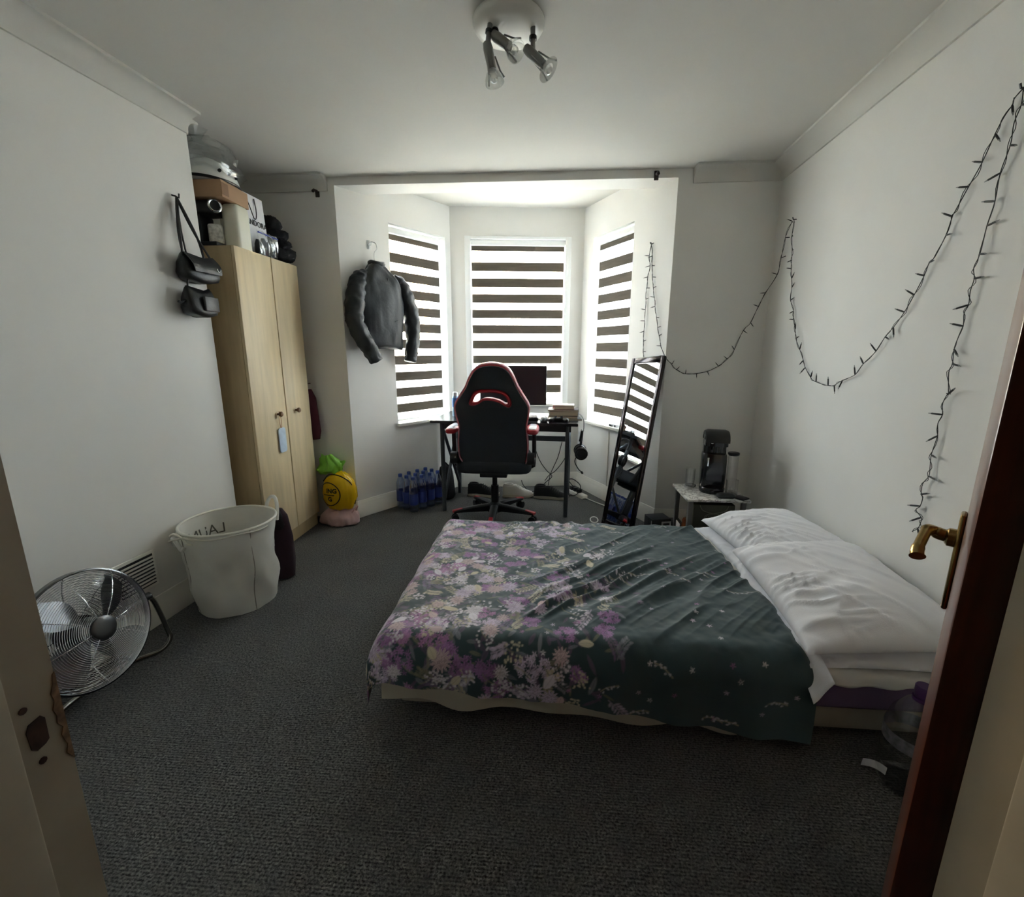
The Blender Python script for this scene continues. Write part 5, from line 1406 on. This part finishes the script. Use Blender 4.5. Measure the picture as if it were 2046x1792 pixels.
for k in range(9):
    a = R(20 + 140 * k / 8)
    rings.append([Mq @ Vector((x, -.005 + (.085) * -math.cos(a) + y * .18, .315 + .065 * math.sin(a) + zz_)) for x, y, zz_ in ((-.068, 0, -.012), (-.068, 0, .008), (-.05, 0, .016), (.05, 0, .016), (.068, 0, .008), (.068, 0, -.012))])
loft(b, rings); build(b, 'lid_handle', BLACKP, hd_, smooth=60)
b = NB(); cyl(b, Mq @ Vector((0, -.055, .262)), Mq @ Vector((0, -.055, .30)), .022, n=20); build(b, 'coffee_spout', GBK, hd_)
b = NB(); cyl(b, Mq @ Vector((-.03, -.070, .325)), Mq @ Vector((-.03, -.078, .328)), .010, n=16); build(b, 'power_button', CHROME, hd_)
b = NB(); box(b, -.046, -.034, -.052, -.047, .17, .225, Mq, .002); build(b, 'chrome_badge', CHROME, bd)
# tall glass jar with a black lid
def jar(name, label, c, r_, h, lid, cat='jar', fill=None):
    t = thing(name, label, cat, c)
    b = NB(); lathe(b, [(r_ * .9, 0), (r_, .004), (r_, h - .004), (r_ * .96, h), (r_ * .92, h), (r_ * .94, h - .006), (r_ * .94, .006), (.001, .005)], 28, Matrix.Translation(c), True, False); g = build(b, 'glass_wall', GLASS, t)
    if lid:
        b = NB(); lathe(b, [(r_ * .9, h - .004), (r_ * .9, h + .0005), (r_ * 1.06, h + .001), (r_ * 1.06, h + .012), (r_ * .98, h + .015)], 28, Matrix.Translation(c)); build(b, 'jar_lid', BLACKP, t)
    if fill:
        b = NB(); lathe(b, [(r_ * .9, .008), (r_ * .91, fill), (r_ * .3, fill + .004)], 24, Matrix.Translation(c)); build(b, 'jar_contents', mat('grey capsules', (120, 116, 114), .6, var=.5, vs=90), g)
    return t
jar('tall_glass_jar', 'tall clear glass jar with a black lid right of the coffee machine', (1.165, 2.84, NZ), .032, .235, True)
jar('short_glass_jar', 'short clear glass jar in front of the tall lidded jar', (1.135, 2.745, NZ), .036, .10, False, fill=.025)
jar('drinking_glass', 'clear drinking glass left of the coffee machine', (.925, 2.88, NZ), .030, .13, False, 'glass')
t = thing('black_coaster', 'black round coaster behind the drinking glass on the marble table', 'coaster', (.955, 2.935, NZ))
b = NB(); lathe(b, [(.030, 0), (.034, .002), (.034, .008), (.031, .010), (.029, .007), (.002, .007)], 28, Matrix.Translation((.950, 2.935, NZ))); build(b, 'coaster_disc', BLACKP, t)
t = thing('sunglasses_case', 'small black soft case on the front of the marble table', 'case', (1.09, 2.70, NZ))
b = NB(); loft(b, [[(1.085 + x * k, 2.695 + y * k, NZ + z) for x, y in rrect(.055, .025, .02)] for k, z in ((.85, .0005), (1, .008), (1, .018), (.7, .028), (.2, .030))]); cs = build(b, 'case_body', BLACKL, t, smooth=60)
b = NB(); tube(b, [(1.085 + x * 1.01, 2.695 + y * 1.02, NZ + .013) for x, y in rrect(.055, .025, .02)], .0018, 6, closed=True); build(b, 'case_zip', BLACKM, cs)
t = thing('mobile_phone', 'black phone lying at the front right of the marble table', 'phone', (1.165, 2.685, NZ))
Mp = Matrix.Translation((1.17, 2.685, NZ + .0045)) @ Matrix.Rotation(R(35), 4, 'Z')
b = NB(); merge(b, plate(rrect(.034, .036, .008), [], .008, .002), Mp); pb_ = build(b, 'phone_body', BLACKP, t)
b = NB(); merge(b, plate(rrect(.031, .033, .006), [], .001, .0003), Mp @ Matrix.Translation((0, 0, .0044))); build(b, 'phone_glass', SCREEN, pb_)

# below and beside the nightstand
t = thing('olive_paper_bag', 'dark olive box bag with a pale oval emblem under the marble table', 'bag', (1.03, 2.72, 0))
OLIVE = mat('dark olive card', (62, 62, 44), .5, var=.08, vs=8)
b = NB(); box(b, .905, 1.150, 2.70, 2.83, .001, .335, bev=.004); ob = build(b, 'bag_body', OLIVE, t)
EMB = mat('pale emblem print', (128, 130, 108), .6)
b = NB()
tube(b, [(1.025 + .052 * math.cos(a), 2.699, .255 + .026 * math.sin(a)) for a in [2 * PI * k / 36 for k in range(36)]], .0012, 4, closed=True)
tube(b, [(1.025 + .044 * math.cos(a), 2.699, .255 + .020 * math.sin(a)) for a in [2 * PI * k / 36 for k in range(36)]], .0009, 4, closed=True)
for k in range(5): tube(b, [(.992 + k * .0165, 2.699, .246 + .004 * (k % 2)), (1.0 + k * .0165, 2.699, .264 - .004 * (k % 2))], .0009, 4)
build(b, 'emblem', EMB, ob, smooth=0)
b = NB(); tube(b, spline([(.94, 2.697, .332), (.96, 2.694, .30), (1.02, 2.692, .285), (1.09, 2.694, .30), (1.11, 2.697, .332)], 5), .002, 6); build(b, 'bag_cord', EMB, ob)
t = thing('orange_bag', 'crumpled orange and brown bag on the floor left of the marble table', 'bag', (.955, 2.90, 0))
b = NB(); loft(b, bagmesh((.955, 2.895), [(.005, .055, .035, 0, 0), (.03, .062, .040, 0, 0), (.10, .058, .038, 0, 0), (.145, .05, .032, 0, 0), (.175, .042, .02, 0, 0)], 8, .12, 30)); crumple(b, .012, 24, 1, 3.0); og = build(b, 'bag_body', mat('orange brown print film', (176, 92, 44), .4, var=.5, vs=16, bump=.4, bs=40), t, smooth=60)
b = NB(); tube(b, spline([(.925, 2.88, .17), (.928, 2.87, .22), (.955, 2.87, .235), (.975, 2.88, .18)], 5), .003, 6); build(b, 'bag_handle', mat('pale bag cord', (206, 190, 168), .6), og)
b = NB(); box(b, .872, .876, 2.84, 2.92, .001, .15, bev=.001); tag(build(b, 'white_card', PAPER, at=(.874, 2.88, .0), smooth=0), 'white card leaning on the left of the orange bag', 'card')
t = thing('small_cube_box', 'small black cube box with white edges on the floor by the mirror', 'box', (.79, 3.06, 0))
Mz = Matrix.Translation((.788, 3.07, 0)) @ Matrix.Rotation(R(14), 4, 'Z')
b = NB(); box(b, -.07, .07, -.06, .06, .001, .115, Mz, .003); cbx = build(b, 'box_body', mat('matt black card', (28, 32, 38), .5), t)
WEDGE = mat('white printed edge', (196, 198, 200), .6)
for x0, x1, z0, z1 in ((.0, .07, .085, .097), (.0, .07, .010, .022), (.0, .012, .022, .085), (.058, .07, .022, .085)):
    b = NB(); box(b, x0, x1, -.0615, -.060, z0, z1, Mz); build(b, 'white_border', WEDGE, cbx, smooth=0)
b = NB(); box(b, -.0712, -.070, -.055, -.045, .01, .105, Mz); build(b, 'white_edge', WEDGE, cbx, smooth=0)
t = thing('dark_shoe_box', 'low black box on the floor between the cube box and the orange bag', 'box', (.91, 3.06, 0))
b = NB(); box(b, .882, .945, 3.01, 3.12, .001, .085, bev=.003); bd = build(b, 'box_body', mat('black card', (26, 26, 28), .6), t)
b = NB(); box(b, .880, .947, 3.008, 3.122, .07, .09, bev=.003); build(b, 'box_lid', mat('black card lid', (34, 34, 36), .55), bd)
# little printed boxes on the right window sill
q = MRB @ Vector((.60, .03, .651))
for k, (lab, tt, w_, h_) in enumerate((('small grey printed box on the right window sill', .535, .022, .018), ('small white printed box on the right window sill', .60, .02, .022))):
    t = thing('small_box', lab, 'box', MRB @ Vector((tt, .0, .651)), 'little boxes on the right sill')
    b = NB(); box(b, tt - w_, tt + w_, -.02, .02, .651, .651 + h_, MRB, .001); bd = build(b, 'box_body', [mat('grey printed card', (120, 122, 124), .5, var=.6, vs=120), PAPER][k], t)
    b = NB(); box(b, tt - w_ * .7, tt + w_ * .3, -.0208, -.02, .653, .651 + h_ * .8, MRB); build(b, 'box_label', BLACKP, bd, smooth=0)

# ------------------------------------------------------------------ ceiling spot lamp
lc = Vector((-.158, 1.825, H))
t = thing('ceiling_spotlight', 'white ceiling lamp with three tilted nickel spotlights', 'lamp', lc)
b = NB(); lathe(b, [(.120, 0), (.124, -.004), (.124, -.014), (.117, -.026), (.090, -.037), (.05, -.042), (.001, -.044)], 40, Matrix.Translation(lc)); build(b, 'ceiling_plate', mat('white enamel', (216, 215, 208), .35), t, smooth=60)
def spot(base, elbow, head0, head1, disc):
    d = (head1 - head0).normalized()
    b = NB(); tube(b, [base, elbow, head0 + d * .01], .009, 10); arm = build(b, 'lamp_arm', BRUSHED, t)
    b = NB(); cyl(b, base + (elbow - base) * .45, base + (elbow - base) * .62, .013, n=12); build(b, 'arm_joint', BLACKM, arm)
    b = NB(); tube(b, [head0 - d * .004, head0, head0 + d * .02, head1], [.009, .014, .017, .0145], 18); hd = build(b, 'lamp_head', BRUSHED, t)
    x, y = frame_of(d)
    for k in range(3):
        a = 2 * PI * k / 3 + .4; o_ = x * math.cos(a) + y * math.sin(a)
        b = NB(); tube(b, [head0 + d * .045 + o_ * .018, head1 + o_ * .026 + d * .008, head1 + o_ * .036 + d * .03], .003, 6); build(b, 'shade_claw', BRUSHED, hd)
    Mh = Matrix(((x.x, y.x, d.x, head1.x), (x.y, y.y, d.y, head1.y), (x.z, y.z, d.z, head1.z), (0, 0, 0, 1)))
    b = NB()
    if disc: lathe(b, [(.020, .026), (.040, .0265), (.040, .0285), (.020, .028)], 28, Mh, False, False)
    else: lathe(b, [(.016, .002), (.024, .012), (.031, .028), (.033, .042), (.031, .042), (.029, .028), (.022, .014), (.014, .004)], 28, Mh, False, False)
    build(b, 'glass_shade', glassy('spot shade glass', (.95, .96, .95), .08, .12, .7), t)
    b = NB(); lathe(b, [(.008, 0), (.009, .012), (.014, .022), (.013, .034), (.004, .040)], 14, Mh); build(b, 'bulb', glassy('bulb glass', (.9, .9, .88), .1, .2, .7), hd)
spot(lc + Vector((-.058, -.050, -.034)), lc + Vector((-.064, -.058, -.088)), lc + Vector((-.068, -.060, -.098)), lc + Vector((-.050, -.064, -.180)), False)
spot(lc + Vector((-.040, -.030, -.036)), lc + Vector((-.046, -.045, -.066)), lc + Vector((-.046, -.050, -.070)), lc + Vector((.010, -.090, -.128)), False)
spot(lc + Vector((.085, -.020, -.032)), lc + Vector((.086, -.022, -.100)), lc + Vector((.062, -.024, -.098)), lc + Vector((.122, -.044, -.160)), True)

# ------------------------------------------------------------------ fairy lights on the walls
WA= [(0.687,3.374,0.984),(0.686,3.376,1.079),(0.684,3.380,1.196),(0.682,3.384,1.247),(0.678,3.391,1.321),(0.679,3.390,1.389),(0.679,3.390,1.462),(0.679,3.390,1.538),(0.679,3.390,1.609),(0.678,3.390,1.684),(0.682,3.384,1.757),(0.688,3.372,1.828),(0.682,3.384,1.894),(0.688,3.373,1.968),(0.688,3.373,1.968),(0.697,3.354,1.888),(0.697,3.354,1.825),(0.704,3.341,1.750),(0.710,3.329,1.680),(0.719,3.311,1.613),(0.725,3.299,1.552),(0.735,3.281,1.477),(0.744,3.263,1.410),(0.753,3.246,1.353),(0.765,3.222,1.287),(0.783,3.187,1.221),(0.807,3.178,1.191),(0.834,3.178,1.163),(0.868,3.178,1.128),(0.930,3.178,1.101),(1.003,3.178,1.104),(1.072,3.178,1.118),(1.141,3.178,1.154),(1.195,3.178,1.200),(1.234,3.178,1.262),(1.278,3.178,1.386),(1.320,3.178,1.434),(1.356,3.178,1.537),(1.393,3.178,1.621),(1.392,3.050,1.714),(1.391,3.021,1.803),(1.390,2.998,1.911),(1.396,2.950,1.989)]
WB= [(1.394,2.926,1.992),(1.394,2.930,1.910),(1.393,2.905,1.822),(1.393,2.896,1.766),(1.392,2.890,1.720),(1.391,2.867,1.662),(1.391,2.852,1.611),(1.390,2.844,1.540),(1.388,2.793,1.475),(1.387,2.780,1.429),(1.385,2.743,1.373),(1.384,2.722,1.322),(1.381,2.660,1.262),(1.378,2.604,1.204),(1.377,2.574,1.167),(1.373,2.503,1.117),(1.370,2.444,1.098),(1.365,2.331,1.088),(1.362,2.278,1.094),(1.359,2.218,1.121),(1.354,2.130,1.150),(1.352,2.085,1.199),(1.349,2.016,1.252),(1.347,1.975,1.309),(1.345,1.937,1.343),(1.343,1.891,1.397),(1.341,1.855,1.455),(1.339,1.822,1.517),(1.338,1.808,1.560),(1.337,1.787,1.574),(1.336,1.756,1.637),(1.335,1.743,1.691),(1.335,1.736,1.705),(1.333,1.699,1.767),(1.331,1.664,1.825),(1.330,1.637,1.892),(1.329,1.617,1.929),(1.328,1.597,1.950),(1.328,1.595,1.965),(1.327,1.572,1.981)]
WC= [(1.327,1.572,1.981),(1.326,1.566,1.936),(1.327,1.578,1.895),(1.327,1.575,1.837),(1.327,1.589,1.769),(1.327,1.587,1.692),(1.328,1.598,1.626),(1.328,1.602,1.547),(1.329,1.615,1.509),(1.328,1.604,1.475),(1.328,1.609,1.438),(1.328,1.605,1.396),(1.329,1.616,1.372),(1.329,1.610,1.331),(1.329,1.620,1.293),(1.329,1.626,1.258),(1.329,1.621,1.211),(1.329,1.628,1.184),(1.329,1.613,1.114),(1.329,1.615,1.115),(1.329,1.627,1.080),(1.329,1.620,1.043),(1.330,1.631,1.011),(1.329,1.622,0.970),(1.330,1.632,0.901),(1.329,1.626,0.859),(1.329,1.623,0.827),(1.330,1.643,0.793),(1.330,1.641,0.755),(1.330,1.631,0.747),(1.330,1.635,0.713),(1.330,1.649,0.693),(1.329,1.620,0.676),(1.329,1.618,0.656),(1.329,1.625,0.632),(1.330,1.647,0.612)]
WIRE = mat('dark green light wire', (22, 26, 26), .5)
LEDM = mat('black lamp holder', (18, 19, 20), .5)
LEDG = mat('clear lamp tip', (170, 172, 168), .2, clear=.3)
bulb_me = None
def lights(label, P_, step, wall_n, wr=.0016, ls=1.0):
    global bulb_me
    t = thing('fairy_lights', label, 'string lights', P_[0], 'unlit fairy lights on the walls')
    sp = spline(P_, 4)
    b = NB(); tube(b, sp, wr, 6); build(b, 'wire', WIRE, t)
    b = NB(); tube(b, [p + Vector((.004 * math.sin(i * .9), .004 * math.cos(i * 1.1), .003 * math.sin(i * 1.3))) for i, p in enumerate(sp)], wr * .8, 5); build(b, 'wire', WIRE, t)
    acc = 0; k = 0
    for p, q_ in zip(P_, P_[1:]):
        p, q_ = Vector(p), Vector(q_); acc += (q_ - p).length
        if acc < step: continue
        acc = 0; k += 1
        d = (q_ - p).normalized(); n_ = Vector(wall_n)
        s_ = d.cross(n_).normalized() * (1 if (k * 7 % 5) % 2 else -1)
        di = (s_ + d * random.uniform(-.5, .5) + n_ * random.uniform(.0, .35)).normalized()
        if bulb_me is None:
            bb = NB(); tube(bb, [(0, 0, 0), (0, 0, .006), (0, 0, .022)], [.0022, .0032, .0028], 8)
            o = build(bb, 'lamp_holder', LEDM, None); bulb_me = o.data; o.parent = t
            bb = NB(); tube(bb, [(0, 0, .022), (0, 0, .029)], [.0024, .0012], 8); tip = build(bb, 'lamp_tip', LEDG, o)
            lights.tip = tip.data; tip.location = (0, 0, 0)
        else:
            o = bpy.data.objects.new('lamp_holder', bulb_me); COL.objects.link(o); o.parent = t
            tip = bpy.data.objects.new('lamp_tip', lights.tip); COL.objects.link(tip); tip.parent = o
        x, y = frame_of(di)
        Mh = Matrix(((x.x, y.x, di.x, 0), (x.y, y.y, di.y, 0), (x.z, y.z, di.z, 0), (0, 0, 0, 1)))
        Mh = Mh @ Matrix.Diagonal((.78 * ls, .78 * ls, ls * 1.15, 1)); Mh.translation = q_ - org(t)
        o.matrix_local = Mh
lights('unlit fairy lights looped from the bay reveal across the back wall corner', WA, .045, (-.3, -.9, 0))
lights('unlit fairy lights sagging in a big swag along the right wall', WB, .045, (-1, .05, 0), .0014, 1.3)
lights('unlit fairy lights hanging down in one strand beside the open door', WC, .045, (-1, .05, 0), .0013, 1.35)
for lab, p, n_ in (('tiny hook holding fairy lights on the right bay wall', Vector(WA[13]), (.889, .458, 0)), ('tiny hook holding fairy lights near the back corner of the right wall', Vector(WB[0]), (1, -.05, 0)), ('tiny hook holding fairy lights high on the right wall near the door', Vector(WB[-1]), (1, -.05, 0))):
    t = thing('small_wall_hook', lab, 'hook', p, 'hooks for the fairy lights')
    n_ = Vector(n_).normalized()
    b = NB(); tube(b, [p + n_ * .012, p - n_ * .006, p - n_ * .010 + Vector((0, 0, .012))], .003, 6); build(b, 'hook_pin', BLACKM, t)

# ------------------------------------------------------------------ big water bottle and paper scrap by the bed head
t = thing('large_water_bottle', 'large clear water bottle with a purple cap on the floor by the door', 'bottle', (1.075, 1.185, 0))
Ml = Matrix.Translation((1.075, 1.185, 0))
b = NB(); lathe(b, [(.060, 0), (.070, .008), (.072, .05), (.068, .06), (.072, .07), (.072, .12), (.068, .13), (.072, .14), (.072, .19), (.060, .235), (.035, .275), (.020, .29), (.020, .305)], 28, Ml); bd = build(b, 'bottle_body', CLEARP, t)
b = NB(); lathe(b, [(.0725, .145), (.0725, .185)], 28, Ml, False, False); build(b, 'bottle_label', mat('grey bottle label', (120, 118, 126), .5, var=.5, vs=60), bd)
b = NB(); lathe(b, [(.021, .298), (.022, .302), (.022, .328), (.020, .331)], 20, Ml); build(b, 'cap', mat('purple cap', (74, 38, 96), .4), t)
b = NB(); lathe(b, [(.021, .285), (.024, .286), (.024, .294), (.021, .295)], 20, Ml); build(b, 'neck_ring', mat('purple ring', (74, 38, 96), .4), bd)
def scrap(u, v): return (.985 + .05 * u + .02 * v, 1.235 - .03 * u + .035 * v * .6, .003 + .008 * math.sin(PI * u) + .004 * v)
b = NB(); sheet(b, scrap, 8, 6, .001)
tag(build(b, 'paper_scrap', PAPER, at=(1.0, 1.235, .002), smooth=60), 'scrap of white paper on the carpet below the bed head', 'paper')
